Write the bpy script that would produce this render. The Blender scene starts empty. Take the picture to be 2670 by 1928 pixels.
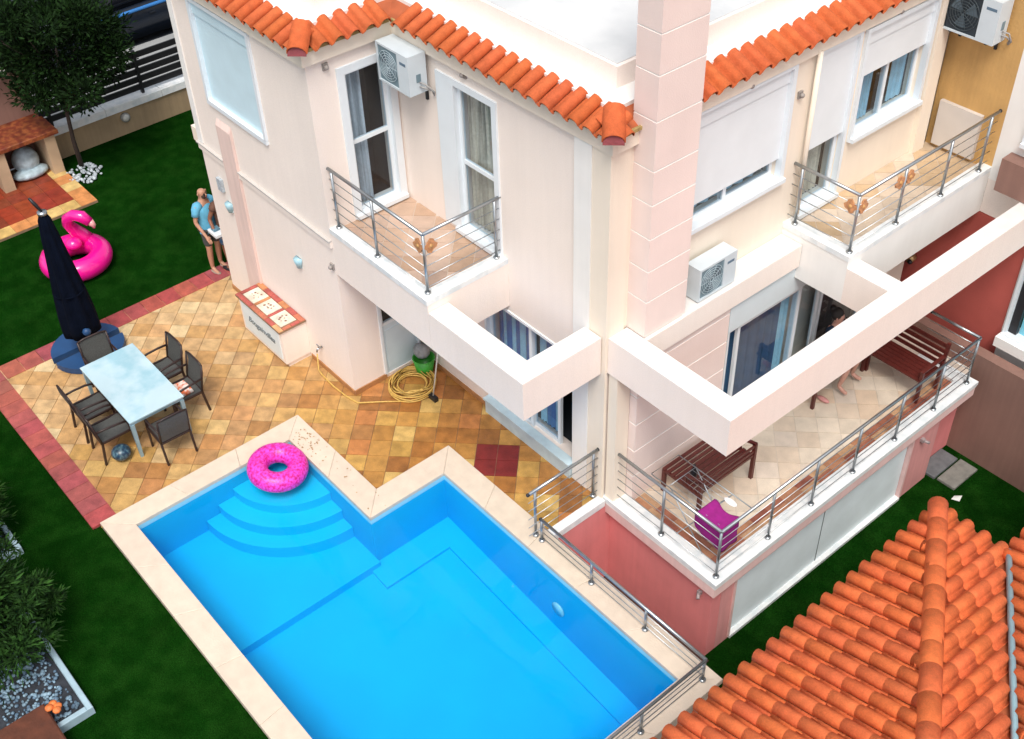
import bpy, math, random
from mathutils import Vector, Matrix
random.seed(7)
R_=random.random
def U(a,b): return a+(b-a)*random.random()
S=bpy.context.scene; COL=S.collection
# ---------------------------------------------------------------- camera
cam=bpy.data.cameras.new('camera'); co=bpy.data.objects.new('camera',cam); COL.objects.link(co)
cam.sensor_width=36; cam.lens=36*3114.13/2670; cam.clip_end=400; cam.clip_start=.1
right=Vector((0.647802623,0.761263045,-0.028815582)); down=Vector((0.488959408,-0.444494284,-0.750562142)); fwd=Vector((-0.584183583,0.472126475,-0.660171291))
m=Matrix((right,-down,-fwd)).transposed().to_4x4(); m.translation=Vector((12.7424,-2.6048,12.8)); co.matrix_world=m
S.camera=co
# ---------------------------------------------------------------- light
SUN_EL=math.radians(60); SUN_AZ=Vector((0.74,-0.67,0)).normalized()
w=bpy.data.worlds.new('World'); S.world=w; w.use_nodes=True; nt=w.node_tree
bg=nt.nodes['Background']; sk=nt.nodes.new('ShaderNodeTexSky'); sk.sky_type='NISHITA'; sk.sun_disc=False
sk.sun_elevation=SUN_EL; sk.sun_rotation=math.atan2(SUN_AZ.x,SUN_AZ.y); sk.dust_density=3; sk.air_density=1.0
hs=nt.nodes.new('ShaderNodeHueSaturation'); hs.inputs['Saturation'].default_value=.30; nt.links.new(sk.outputs[0],hs.inputs['Color']); nt.links.new(hs.outputs[0],bg.inputs[0]); bg.inputs[1].default_value=0.15
sl=bpy.data.lights.new('sun','SUN'); sl.energy=1.75; sl.angle=math.radians(22); sl.color=(1,.93,.85)
so=bpy.data.objects.new('sun',sl); COL.objects.link(so)
sd=Vector((SUN_AZ.x*math.cos(SUN_EL),SUN_AZ.y*math.cos(SUN_EL),math.sin(SUN_EL)))
so.rotation_euler=sd.to_track_quat('Z','Y').to_euler(); so.location=(0,0,30)
S.view_settings.view_transform='Standard'; S.view_settings.look='None'; S.view_settings.gamma=1; S.view_settings.exposure=0.46
S.cycles.max_bounces=8; S.cycles.transparent_max_bounces=12; S.cycles.caustics_reflective=False; S.cycles.caustics_refractive=False
# ---------------------------------------------------------------- materials
MATS={}
def mat(name,col,rough=.6,var=.12,scale=3,bump=0,bscale=40,metal=0,objcol=False,spec=.5,streak=0,col2=None,coat=0,grain=0):
    if name in MATS: return MATS[name]
    M=bpy.data.materials.new(name); M.use_nodes=True; n=M.node_tree; L=n.links.new; p=n.nodes['Principled BSDF']
    p.inputs['Roughness'].default_value=rough; p.inputs['Metallic'].default_value=metal; p.inputs['Specular IOR Level'].default_value=spec
    p.inputs['Coat Weight'].default_value=coat
    g=n.nodes.new('ShaderNodeNewGeometry')
    nz=n.nodes.new('ShaderNodeTexNoise'); nz.inputs['Scale'].default_value=scale; nz.inputs['Detail'].default_value=6; L(g.outputs['Position'],nz.inputs['Vector'])
    r=n.nodes.new('ShaderNodeMapRange'); r.inputs[1].default_value=.3; r.inputs[2].default_value=.7
    r.inputs[3].default_value=1-var; r.inputs[4].default_value=1+var*.6; L(nz.outputs[0],r.inputs[0])
    src=r.outputs[0]
    if streak:
        mp=n.nodes.new('ShaderNodeMapping'); mp.inputs['Scale'].default_value=(9,9,.5); L(g.outputs['Position'],mp.inputs[0])
        n2=n.nodes.new('ShaderNodeTexNoise'); n2.inputs['Scale'].default_value=1.3; n2.inputs['Detail'].default_value=5; L(mp.outputs[0],n2.inputs['Vector'])
        r2=n.nodes.new('ShaderNodeMapRange'); r2.inputs[1].default_value=.35; r2.inputs[2].default_value=.75; r2.inputs[3].default_value=1; r2.inputs[4].default_value=1-streak; L(n2.outputs[0],r2.inputs[0])
        mu=n.nodes.new('ShaderNodeMath'); mu.operation='MULTIPLY'; L(src,mu.inputs[0]); L(r2.outputs[0],mu.inputs[1]); src=mu.outputs[0]
    vm=n.nodes.new('ShaderNodeVectorMath'); vm.operation='SCALE'; L(src,vm.inputs['Scale'])
    if objcol:
        oi=n.nodes.new('ShaderNodeObjectInfo'); L(oi.outputs['Color'],vm.inputs[0])
    elif col2:
        mx=n.nodes.new('ShaderNodeMix'); mx.data_type='RGBA'; mx.inputs[6].default_value=(*col,1); mx.inputs[7].default_value=(*col2,1)
        n3=n.nodes.new('ShaderNodeTexNoise'); n3.inputs['Scale'].default_value=scale*1.7; n3.inputs['Detail'].default_value=8; L(g.outputs['Position'],n3.inputs['Vector'])
        r3=n.nodes.new('ShaderNodeMapRange'); r3.inputs[1].default_value=.42; r3.inputs[2].default_value=.62; L(n3.outputs[0],r3.inputs[0]); L(r3.outputs[0],mx.inputs[0])
        L(mx.outputs[2],vm.inputs[0])
    else: vm.inputs[0].default_value=col
    csrc=vm.outputs[0]
    if grain:
        n4=n.nodes.new('ShaderNodeTexNoise'); n4.inputs['Scale'].default_value=70; n4.inputs['Detail'].default_value=3; L(g.outputs['Position'],n4.inputs['Vector'])
        r4=n.nodes.new('ShaderNodeMapRange'); r4.inputs[1].default_value=.3; r4.inputs[2].default_value=.7; r4.inputs[3].default_value=1-grain; r4.inputs[4].default_value=1+grain; L(n4.outputs[0],r4.inputs[0])
        v4=n.nodes.new('ShaderNodeVectorMath'); v4.operation='SCALE'; L(csrc,v4.inputs[0]); L(r4.outputs[0],v4.inputs['Scale']); csrc=v4.outputs[0]
    L(csrc,p.inputs['Base Color'])
    if bump:
        nb=n.nodes.new('ShaderNodeTexNoise'); nb.inputs['Scale'].default_value=bscale; nb.inputs['Detail'].default_value=4; L(g.outputs['Position'],nb.inputs['Vector'])
        b=n.nodes.new('ShaderNodeBump'); b.inputs['Strength'].default_value=bump; b.inputs['Distance'].default_value=.02; L(nb.outputs[0],b.inputs['Height']); L(b.outputs[0],p.inputs['Normal'])
    MATS[name]=M; return M
def glassmat(name,tint,gl=(1,1,1),ior=1.45,rough=.02,bump=0):
    M=bpy.data.materials.new(name); M.use_nodes=True; n=M.node_tree; L=n.links.new; n.nodes.remove(n.nodes['Principled BSDF'])
    out=n.nodes['Material Output']; t=n.nodes.new('ShaderNodeBsdfTransparent'); t.inputs[0].default_value=(*tint,1)
    g=n.nodes.new('ShaderNodeBsdfGlossy'); g.inputs['Roughness'].default_value=rough; g.inputs[0].default_value=(*gl,1)
    f=n.nodes.new('ShaderNodeFresnel'); f.inputs[0].default_value=ior; mx=n.nodes.new('ShaderNodeMixShader')
    ge0=n.nodes.new('ShaderNodeNewGeometry'); sb=n.nodes.new('ShaderNodeMath'); sb.operation='SUBTRACT'; sb.inputs[0].default_value=1; L(ge0.outputs['Backfacing'],sb.inputs[1]); ml=n.nodes.new('ShaderNodeMath'); ml.operation='MULTIPLY'; L(f.outputs[0],ml.inputs[0]); L(sb.outputs[0],ml.inputs[1])
    L(ml.outputs[0],mx.inputs[0]); L(t.outputs[0],mx.inputs[1]); L(g.outputs[0],mx.inputs[2]); L(mx.outputs[0],out.inputs[0])
    if bump:
        ge=n.nodes.new('ShaderNodeNewGeometry'); nb=n.nodes.new('ShaderNodeTexNoise'); nb.inputs['Scale'].default_value=2.2; nb.inputs['Detail'].default_value=3; L(ge.outputs['Position'],nb.inputs['Vector'])
        b=n.nodes.new('ShaderNodeBump'); b.inputs['Strength'].default_value=bump; b.inputs['Distance'].default_value=.05; L(nb.outputs[0],b.inputs['Height']); L(b.outputs[0],g.inputs['Normal']); L(b.outputs[0],f.inputs['Normal'])
    MATS[name]=M; return M
WALL=mat('pink_white_plaster',(.87,.775,.705),.75,.05,.7,.18,50,streak=.028,grain=.035)
CREAM=mat('cream_plaster',(.84,.75,.63),.75,.04,1.2,.12,60,streak=.03)
WHITE=mat('white_paint',(.84,.83,.80),.55,.04,2,.08,60,streak=.03)
ROOFW=mat('white_roof_membrane',(.64,.65,.65),.7,.05,.8,.2,6,col2=(.56,.575,.58),streak=0)
FRAME=mat('white_aluminium',(.74,.80,.84),.35,.03,3)
SHUT=mat('white_shutter',(.75,.80,.83),.45,.03,3)
SHUTB=mat('pale_blue_shutter',(.58,.76,.84),.45,.05,3)
CLAD=mat('pink_cladding',(.84,.70,.65),.7,.06,1,.15,60,streak=.02)
SALM=mat('salmon_plaster',(.76,.255,.255),.75,.10,1.5,.2,40,streak=.06)
YEL=mat('ochre_plaster',(.60,.36,.13),.8,.16,1.6,.3,25,streak=.12)
RED=mat('red_plaster',(.46,.095,.075),.8,.15,1.4,.2,40)
BRN=mat('brown_plaster',(.26,.145,.115),.85,.12,1.2,.25,30,streak=.12)
MARB=mat('white_marble',(.80,.82,.82),.35,.05,4,col2=(.66,.71,.73))
COPE=mat('cream_travertine',(.80,.66,.52),.55,.07,5,.15,50,col2=(.74,.63,.52))
TILE=mat('patio_tile',(1,1,1),.42,.30,6,.25,45,objcol=True,grain=.14)
TILE2=mat('terrace_tile',(1,1,1),.5,.12,5,.1,45,objcol=True,grain=.06)
GROUT=mat('grout',(.26,.17,.10),.9,.3,5)
TGROUT=mat('terrace_grout',(.60,.52,.44),.9,.1,5)
TERRA=mat('terracotta',(1,1,1),.8,.16,11,.3,60,objcol=True,spec=.25,grain=.09)
MORT=mat('maroon_mortar',(.30,.07,.08),.8,.2,12,.4,30)
MOSS=mat('mossy_mortar',(.36,.26,.10),.95,.3,20,.5,40)
GRASS=mat('artificial_turf',(.0038,.028,.0025),1,.25,2.2,.8,90,spec=0,col2=(.007,.038,.004),grain=.55)
STEEL=mat('brushed_steel',(.42,.45,.47),.28,.08,20,metal=.9)
DARKM=mat('dark_metal',(.03,.03,.035),.4,.1,10,metal=.5)
BLACK=mat('dark_interior',(.012,.016,.022),.9,.05,3)
CURT=mat('grey_curtain',(.75,.76,.78),.9,.1,20,streak=.75)  # vertical streaks paint the shading of the folds into the cloth colour
CURTC=mat('cream_curtain',(.92,.78,.60),.9,.15,20,streak=.8)
CURTB=mat('blue_curtain',(.06,.22,.48),.9,.12,10)
CURTL=mat('pale_blue_curtain',(.42,.70,.82),.9,.12,10)
WOOD=mat('mahogany_wood',(.10,.016,.012),.42,.25,18,.1,50)
ACW=mat('ac_white',(.58,.65,.69),.4,.05,4)
ACG=mat('ac_grille',(.16,.24,.28),.5,.1,20)
GLASS=glassmat('window_glass',(.82,.88,.92),ior=1.5)
DOORM=mat('blue_white_door',(.60,.72,.78),.4,.04,4)
SKIN=mat('skin',(.50,.26,.17),.55,.08,20)
# ---------------------------------------------------------------- mesh builder
class MB:
    def __init__(s): s.v=[]; s.f=[]; s.sm=[]
    def add(s,vs,fs,smooth=False):
        o=len(s.v); s.v+= [tuple(v) for v in vs]
        for f in fs: s.f.append(tuple(i+o for i in f)); s.sm.append(smooth)
        return s
    def box(s,x0,x1,y0,y1,z0,z1):
        if x0>x1:x0,x1=x1,x0
        if y0>y1:y0,y1=y1,y0
        if z0>z1:z0,z1=z1,z0
        vs=[(x,y,z) for z in (z0,z1) for y in (y0,y1) for x in (x0,x1)]
        return s.add(vs,[(0,2,3,1),(4,5,7,6),(0,1,5,4),(2,6,7,3),(0,4,6,2),(1,3,7,5)])
    def bbox(s,x0,x1,y0,y1,z0,z1,b=.01):   # box with chamfered top edge
        vs=[]
        for z,i in ((z0,0),(z1-b,0),(z1,b)):
            vs+=[(x0+i,y0+i,z),(x1-i,y0+i,z),(x1-i,y1-i,z),(x0+i,y1-i,z)]
        fs=[(3,2,1,0),(8,9,10,11)]
        for k in (0,4):
            for j in range(4): fs.append((k+j,k+(j+1)%4,k+4+(j+1)%4,k+4+j))
        return s.add(vs,fs)
    def prism(s,poly,z0,z1,smooth=False):
        n=len(poly); a=sum(poly[i][0]*poly[(i+1)%n][1]-poly[(i+1)%n][0]*poly[i][1] for i in range(n))
        if a<0: poly=poly[::-1]
        vs=[(p[0],p[1],z0) for p in poly]+[(p[0],p[1],z1) for p in poly]
        return s.add(vs,[tuple(range(n))[::-1],tuple(range(n,2*n))]+[(i,(i+1)%n,n+(i+1)%n,n+i) for i in range(n)],smooth)
    def tube(s,pts,r,n=8,closed=False,smooth=True):
        pts=[Vector(p) for p in pts]; N=len(pts); rr=r if isinstance(r,(list,tuple)) else [r]*N
        vs=[]; up=Vector((0,0,1)); prev=None
        for i,p in enumerate(pts):
            a=pts[(i-1)%N] if (closed or i>0) else p; b=pts[(i+1)%N] if (closed or i<N-1) else p
            t=(b-a).normalized()
            if prev is None:
                u=t.cross(up); u=u if u.length>.1 else t.cross(Vector((1,0,0)))
            else: u=prev-t*prev.dot(t)
            u.normalize(); prev=u; v=t.cross(u)
            for k in range(n):
                q=2*math.pi*k/n; vs.append(p+(u*math.cos(q)+v*math.sin(q))*rr[i])
        fs=[]
        for i in range(N if closed else N-1):
            j=(i+1)%N
            for k in range(n): fs.append((i*n+k,i*n+(k+1)%n,j*n+(k+1)%n,j*n+k))
        if not closed: fs+= [tuple(range(n))[::-1],tuple((N-1)*n+k for k in range(n))]
        return s.add(vs,fs,smooth)
    def cyl(s,p,q,r,n=10,r2=None): return s.tube([p,q],[r,r if r2 is None else r2],n)
    def bar(s,p,q,w,h):   # rectangular bar, h along z-ish
        p=Vector(p);q=Vector(q);t=(q-p).normalized(); u=t.cross(Vector((0,0,1)))
        if u.length<.05: u=Vector((1,0,0))
        u.normalize(); v=u.cross(t).normalized(); u*=w/2; v*=h/2
        vs=[p-u-v,p+u-v,p+u+v,p-u+v,q-u-v,q+u-v,q+u+v,q-u+v]
        return s.add(vs,[(3,2,1,0),(4,5,6,7),(0,1,5,4),(1,2,6,5),(2,3,7,6),(3,0,4,7)])
    def ball(s,c,r,n=10,m=7,sq=(1,1,1)):
        vs=[];fs=[]
        for i in range(m+1):
            a=math.pi*i/m
            for k in range(n):
                b=2*math.pi*k/n; vs.append((c[0]+r*sq[0]*math.sin(a)*math.cos(b),c[1]+r*sq[1]*math.sin(a)*math.sin(b),c[2]+r*sq[2]*math.cos(a)))
        for i in range(m):
            for k in range(n): fs.append((i*n+k,(i+1)*n+k,(i+1)*n+(k+1)%n,i*n+(k+1)%n))
        return s.add(vs,fs,True)
    def torus(s,c,R,r,n=28,mm=12,tilt=None,a0=0,a1=2*math.pi,minor=None):
        vs=[];fs=[]; full=minor is None; ms=mm if full else mm+1
        for i in range(n):
            A=2*math.pi*i/n
            for k in range(ms):
                B=(2*math.pi*k/mm) if full else minor[0]+(minor[1]-minor[0])*k/mm
                p=Vector(((R+r*math.cos(B))*math.cos(A),(R+r*math.cos(B))*math.sin(A),r*math.sin(B)))
                if tilt: p=tilt@p
                vs.append(p+Vector(c))
        for i in range(n):
            for k in range(ms if full else ms-1):
                j=(i+1)%n; l=(k+1)%ms; fs.append((i*ms+k,j*ms+k,j*ms+l,i*ms+l))
        return s.add(vs,fs,True)
def wloc(o):
    v=Vector(o.location); 
    while o.parent: o=o.parent; v=v+Vector(o.location)
    return v
def tag(o,label=None,cat=None,group=None,kind=None):
    if label:o['label']=label
    if cat:o['category']=cat
    if group:o['group']=group
    if kind:o['kind']=kind
    return o
def mk(name,mb,mt,parent=None,label=None,cat=None,group=None,kind=None,base=False,col=None):
    xs=[v[0] for v in mb.v]; ys=[v[1] for v in mb.v]; zs=[v[2] for v in mb.v]
    c=Vector(((min(xs)+max(xs))/2,(min(ys)+max(ys))/2,min(zs) if (parent is None) else (min(zs)+max(zs))/2))
    me=bpy.data.meshes.new(name); me.from_pydata([Vector(v)-c for v in mb.v],[],mb.f)
    me.polygons.foreach_set('use_smooth',mb.sm); me.materials.append(mt); me.update()
    o=bpy.data.objects.new(name,me); COL.objects.link(o)
    if parent: o.parent=parent; o.location=c-wloc(parent)
    else: o.location=c
    if col: o.color=(*col,1)
    return tag(o,label,cat,group,kind)
def E(name,label,cat,loc=(0,0,0),group=None,kind=None):
    o=bpy.data.objects.new(name,None); o.empty_display_size=.2; COL.objects.link(o); o.location=loc
    return tag(o,label,cat,group,kind)
def copy_tree(o,parent=None):
    c=o.copy(); COL.objects.link(c); c.parent=parent
    for ch in [x for x in bpy.data.objects if x.parent==o and x!=c]: copy_tree(ch,c)
    return c
# wall panels with openings; F maps (u,z,d) d=outward
def FY(c): return lambda u,z,d: (u,c-d,z)
def FX(c): return lambda u,z,d: (c+d,u,z)
def fb(mb,F,u0,u1,z0,z1,d0,d1):
    a=F(u0,z0,d0); b=F(u1,z1,d1); return mb.box(a[0],b[0],a[1],b[1],a[2],b[2])
def wall(F,u0,u1,z0,z1,th,holes=()):
    us=sorted({u0,u1,*[h[0] for h in holes],*[h[1] for h in holes]}); zs=sorted({z0,z1,*[h[2] for h in holes],*[h[3] for h in holes]})
    solid={}
    for i in range(len(us)-1):
        for j in range(len(zs)-1):
            cu=(us[i]+us[i+1])/2; cz=(zs[j]+zs[j+1])/2
            solid[i,j]=not any(h[0]<cu<h[1] and h[2]<cz<h[3] for h in holes)
    mb=MB()
    for (i,j),sd_ in solid.items():
        if not sd_: continue
        a,b,c,d=us[i],us[i+1],zs[j],zs[j+1]
        P=[F(a,c,0),F(b,c,0),F(b,d,0),F(a,d,0),F(a,c,-th),F(b,c,-th),F(b,d,-th),F(a,d,-th)]
        fs=[(0,1,2,3),(7,6,5,4)]
        if not solid.get((i-1,j)): fs.append((4,0,3,7))
        if not solid.get((i+1,j)): fs.append((1,5,6,2))
        if not solid.get((i,j-1)): fs.append((4,5,1,0))
        if not solid.get((i,j+1)): fs.append((3,2,6,7))
        mb.add(P,fs)
    return mb
def curtain(F,u0,u1,z0,z1,d,amp=.025,n=26):
    mb=MB(); vs=[]; 
    for i in range(n+1):
        u=u0+(u1-u0)*i/n; dd=d+amp*math.sin(i*1.9)+.008*math.sin(i*.7)
        vs+=[F(u,z0,dd),F(u,z1,dd)]
    return mb.add(vs,[(2*i,2*i+2,2*i+3,2*i+1) for i in range(n)],True)
# ================================================================= GROUND
mk('lawn',MB().prism([(-10.3,-14),(-.0,-14),(7.63,-14),(7.63,.0),(-.05,.0),(-.05,-.1),(-4.33,-.1),(-4.33,30),(-10.3,30)],-.3,-.06),GRASS,kind='structure')
mk('lower_lawn',MB().box(-5,60,-60,60,-1.95,-1.75),GRASS,kind='structure')
mk('ground',MB().box(-160,160,-160,160,-3.2,-3.0),mat('earth',(.10,.09,.06),.95,.3,.5),kind='structure')
mk('pavement',MB().box(-14.6,-10.3,-30,60,-.7,-.5),mat('pale_paving',(.30,.31,.31),.8,.1,2),kind='structure')
mk('road',MB().box(-60,-14.6,-60,80,-.9,-.62),mat('asphalt',(.012,.018,.026),.8,.3,.8,.3,60),kind='structure')
0 and mk('road_marking',MB().prism([(-16.1,2),(-15.9,2),(-15.55,30),(-15.9,30)],-.61,-.6),mat('blue_marking',(.03,.16,.42),.7,.2,3),kind='structure')
# ================================================================= POOL
pool=E('swimming_pool','bright blue notched swimming pool with travertine rim and round corner steps','swimming pool',(3.8,2.3,-.9))
LIN=mat('pool_liner',(.001,.465,.76),.5,.04,1.4)
inner=[(.38,.38),(7.28,.38),(7.28,4.28),(2.53,4.28),(2.53,2.95),(.38,2.95)]
outer=[(0,0),(7.65,0),(7.65,4.69),(2.12,4.69),(2.12,3.35),(0,3.35)]
mb=MB(); n6=len(inner)
vs=[(p[0],p[1],-.02) for p in inner]+[(p[0],p[1],-2.3) for p in inner]
mk('pool_wall',mb.add(vs,[(i,n6+i,n6+(i+1)%n6,(i+1)%n6) for i in range(n6)]),LIN,pool)
mb=MB(); mb.box(.38,2.62,.38,2.95,-2.25,-.85); LZ=lambda x:-.93-.105*(x-2.5)
P8=[(2.53,2.8),(2.98,2.8),(2.98,3.95),(7.28,3.95),(7.28,4.28),(2.53,4.28)]
mb.add([(x,y,LZ(x)) for x,y in P8]+[(x,y,LZ(x)-.2) for x,y in P8[:4]],[(0,1,2,5),(5,2,3,4),(0,6,7,1),(1,7,8,2),(2,8,9,3)])
mb.add([(2.62,.38,LZ(2.62)-.05),(7.28,.38,LZ(7.28)-.05),(7.28,3.951,LZ(7.28)-.05),(2.62,3.951,LZ(2.62)-.05)],[(0,1,2,3)])
mk('pool_floor',mb,LIN,pool)
inn2=[(x+(.004 if x<1 or abs(x-2.53)<.01 else -.004),y+(.004 if y<1 else -.004)) for x,y in inner]
mk('waterline_band',MB().add([(p[0],p[1],-.015) for p in inn2]+[(p[0],p[1],-.10) for p in inn2],[(i,n6+i,n6+(i+1)%n6,(i+1)%n6) for i in range(n6)]),mat('waterline_tiles',(.30,.66,.80),.3,.05,8),pool)
for r,z in ((1.58,-.64),(1.34,-.46),(1.06,-.30)):
    pts=[(.385,2.945)]+[(.385+r*math.sin(a)*.998,2.945-r*math.cos(a)*.998) for a in [i*math.pi/2/26 for i in range(27)]]
    mk('pool_step',MB().prism(pts,-.85,z),LIN,pool)
shell=MB(); no=len(outer)
osh=[(.03,.03),(7.62,.03),(7.62,4.63),(2.15,4.63),(2.15,3.32),(.03,3.32)]
shell.add([(p[0],p[1],-.045) for p in osh]+[(p[0],p[1],-1.9) for p in osh],[(i,(i+1)%no,no+(i+1)%no,no+i) for i in range(no)])
mk('pool_outer_wall',shell,COPE,pool)
def cstone(poly,z1=.035):
    mb=MB(); cx=sum(p[0] for p in poly)/len(poly); cy=sum(p[1] for p in poly)/len(poly)
    def ins(p,d): v=Vector((p[0]-cx,p[1]-cy)); l=v.length; v*= (l-d)/l; return (cx+v.x,cy+v.y)
    q=[ins(p,.0015) for p in poly]; n=len(q); a=sum(q[i][0]*q[(i+1)%n][1]-q[(i+1)%n][0]*q[i][1] for i in range(n))
    if a<0:q=q[::-1]
    t=[ins(p,.008) for p in q]
    mb.add([(p[0],p[1],-.05) for p in q]+[(p[0],p[1],z1-.005) for p in q]+[(p[0],p[1],z1) for p in t],
      [tuple(range(2*n,3*n))]+[(i,(i+1)%n,n+(i+1)%n,n+i) for i in range(n)]+[(n+i,n+(i+1)%n,2*n+(i+1)%n,2*n+i) for i in range(n)])
    c=U(.96,1.03); mk('coping_stone',mb,COPEO,pool,col=(.66*c,.56*c*U(.99,1.01),.45*c))
COPEO=mat('coping_travertine',(1,1,1),.5,.08,6,.2,40,objcol=True)
for i in range(6):
    o0,o1=Vector(outer[i]),Vector(outer[(i+1)%6]); i0,i1=Vector(inner[i]),Vector(inner[(i+1)%6])
    L=(o1-o0).length; k=max(1,round(L/1.05))
    for j in range(k):
        a,b=j/k,(j+1)/k
        cstone([tuple(o0.lerp(o1,a)),tuple(o0.lerp(o1,b)),tuple(i0.lerp(i1,b)),tuple(i0.lerp(i1,a))])
mk('pool_light',MB().cyl((5.05,4.28,-.75),(5.05,4.262,-.75),.12,16),mat('pool_lamp',(.35,.6,.7),.3),pool)
WM=glassmat('pool_water_surface',(.90,.98,1.0),ior=1.33,rough=.03,bump=.10,gl=(.6,.6,.6))
va=WM.node_tree.nodes.new('ShaderNodeVolumeAbsorption'); va.inputs['Color'].default_value=(.02,.79,.985,1); va.inputs['Density'].default_value=.42
WM.node_tree.links.new(va.outputs[0],WM.node_tree.nodes['Material Output'].inputs['Volume'])
mk('water',MB().prism([(x+(.003 if x<1 or abs(x-2.53)<.01 else -.003),y+(.003 if y<1 else -.003)) for x,y in inner],-2.29,-.075),WM,kind='structure')
# leaves on coping
mb=MB()
for k in range(70):
    t=R_(); px,py=(U(.4,2.5),U(3.0,3.3)) if R_()<.65 else (U(.3,.8),U(2.95,3.3))
    s=U(.008,.022); a=U(0,6); z=.041
    mb.add([(px+s*math.cos(a),py+s*math.sin(a),z),(px-s*math.sin(a)*.6,py+s*math.cos(a)*.6,z+.006),(px-s*math.cos(a),py-s*math.sin(a),z),(px+s*math.sin(a)*.6,py-s*math.cos(a)*.6,z+.004)],[(0,1,2,3)])
mk('leaf_litter',mb,mat('dry_leaves',(.42,.26,.12),.8,.4,30),label='dry brown leaves scattered on the pool rim by the donut float',cat='fallen leaves',kind='stuff')
# ================================================================= PATIO
patio=mk('patio',MB().prism([(-4.30,-.08),(-.02,-.08),(-.02,3.37),(2.10,3.37),(2.10,4.68),(4.46,4.68),(4.46,6.4),(-3.0,6.4),(-3.0,9),(-4.30,9)],-.25,-.012),GROUT,kind='structure')
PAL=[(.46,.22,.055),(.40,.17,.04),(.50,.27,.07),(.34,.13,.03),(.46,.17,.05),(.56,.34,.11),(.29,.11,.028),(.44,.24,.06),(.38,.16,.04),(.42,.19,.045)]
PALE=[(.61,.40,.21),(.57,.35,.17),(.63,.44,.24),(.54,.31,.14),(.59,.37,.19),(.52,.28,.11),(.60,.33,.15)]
def clip(poly,a,b,c):   # keep a*x+b*y<=c
    out=[]
    for i in range(len(poly)):
        p,q=poly[i],poly[(i+1)%len(poly)]; fp=a*p[0]+b*p[1]-c; fq=a*q[0]+b*q[1]-c
        if fp<=0: out.append(p)
        if fp*fq<0: t=fp/(fp-fq); out.append((p[0]+(q[0]-p[0])*t,p[1]+(q[1]-p[1])*t))
    return out
def flat_tile(poly,z0,z1,parent,mt,col,name='tile'):
    if len(poly)<3: return
    n=len(poly); ar=abs(sum(poly[i][0]*poly[(i+1)%n][1]-poly[(i+1)%n][0]*poly[i][1] for i in range(n)))/2
    if ar<.004: return
    mk(name,MB().prism(poly,z0,z1),mt,parent,col=col)
P_=.326; s2=math.sqrt(.5); O=Vector((2.36,5.05))
uu=Vector((s2,s2)); vv=Vector((s2,-s2))
for i in range(-36,20):
    for j in range(-36,20):
        c=O+uu*P_*(i+.5)+vv*P_*(j+.5); x,y=c
        if x<-4.18 or x>4.65 or y<.05 or y>5.85: continue
        if x<-3.4 and y>4.9: pass
        elif x<-.02 and y>4.55: continue
        if .2<x<7 and y<3.1: continue
        if x>2.33 and y<4.45: continue
        q=[c+uu*P_*a*.488+vv*P_*b*.488 for a,b in ((-1,-1),(1,-1),(1,1),(-1,1))]; q=[(p.x,p.y) for p in q]
        q=clip(q,1,0,4.36)
        red=i in(0,1) and j in (0,1)
        # open-sky light painted into tile colours: paler outward, darker by the house
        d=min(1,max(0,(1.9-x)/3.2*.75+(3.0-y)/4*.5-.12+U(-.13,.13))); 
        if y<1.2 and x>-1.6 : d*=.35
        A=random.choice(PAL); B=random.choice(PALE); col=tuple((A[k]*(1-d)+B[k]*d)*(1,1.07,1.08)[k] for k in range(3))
        if red: col=(.20,.022,.020)
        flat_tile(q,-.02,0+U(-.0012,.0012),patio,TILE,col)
# red border tiles
def border(p,q,wd,k,side):
    p=Vector(p);q=Vector(q);t=(q-p)/k; nrm=Vector((-t.y,t.x)).normalized()*wd*side
    for a in range(k):
        s=p+t*(a+.012); e=p+t*(a+.988)
        flat_tile([tuple(s),tuple(e),tuple(e+nrm),tuple(s+nrm)],-.03,.008+U(-.001,.001),patio,TILE,(.36*U(.86,1.14),.080*U(.8,1.25),.070*U(.85,1.2)),'border_tile')
border((-3.96,-.12),(.0,-.12),.38,13,1); border((-4.36,-.12),(-3.965,-.12),.38,1,1)
border((-4.36,.27),(-4.36,8.0),.395,24,-1)
mk('patio_kerb',MB().bbox(4.365,4.505,4.675,5.68,-.1,.03),MARB,patio)
# skirting strip along house
# ================================================================= HOUSE
house=E('villa','two storey pink and white villa with terracotta eaves, balconies and chimney column','house',(0,8,0))
def h(name,mb,mt,label=None,parent=None,kind=None,col=None): return mk(name,mb,mt,parent or house,label=label,kind=kind,col=col)
FW=FY(4.31); FD=FX(.2); FM=FY(5.7); FR=FX(4.42)
TOP=5.80
h('front_wall',wall(FW,-3.6,.2,0,TOP,.25,[(-2.85,-1.25,4.02,5.62)]),WALL)
h('front_wall',wall(FD,4.56,5.7,0,TOP,.25,[(4.86,5.56,3.22,5.40),(4.94,5.60,.06,2.15)]),WALL)
h('front_wall',wall(FM,.2,4.42,0,TOP,.25,[(1.50,2.28,3.22,5.44),(1.93,3.80,.27,2.25)]),WALL)
h('side_wall',wall(FR,5.951,12.15,0,TOP,.25,[(6.9,8.82,4.05,5.66),(9.38,10.17,3.22,5.66),(10.37,11.90,4.05,5.62)]),CREAM)
h('back_wall',MB().box(-3.6,-3.35,4.56,13,0,TOP),WALL); h('back_wall',MB().box(-3.35,4.17,12.9,13.1,0,TOP),WALL)
h('corner_pilaster',MB().box(4.14,4.445,5.655,5.699,0,TOP).box(4.421,4.445,5.70,5.97,2.9,TOP),CREAM)
h('white_pilaster',MB().box(3.84,4.137,5.645,5.699,0,TOP),WHITE)
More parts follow.
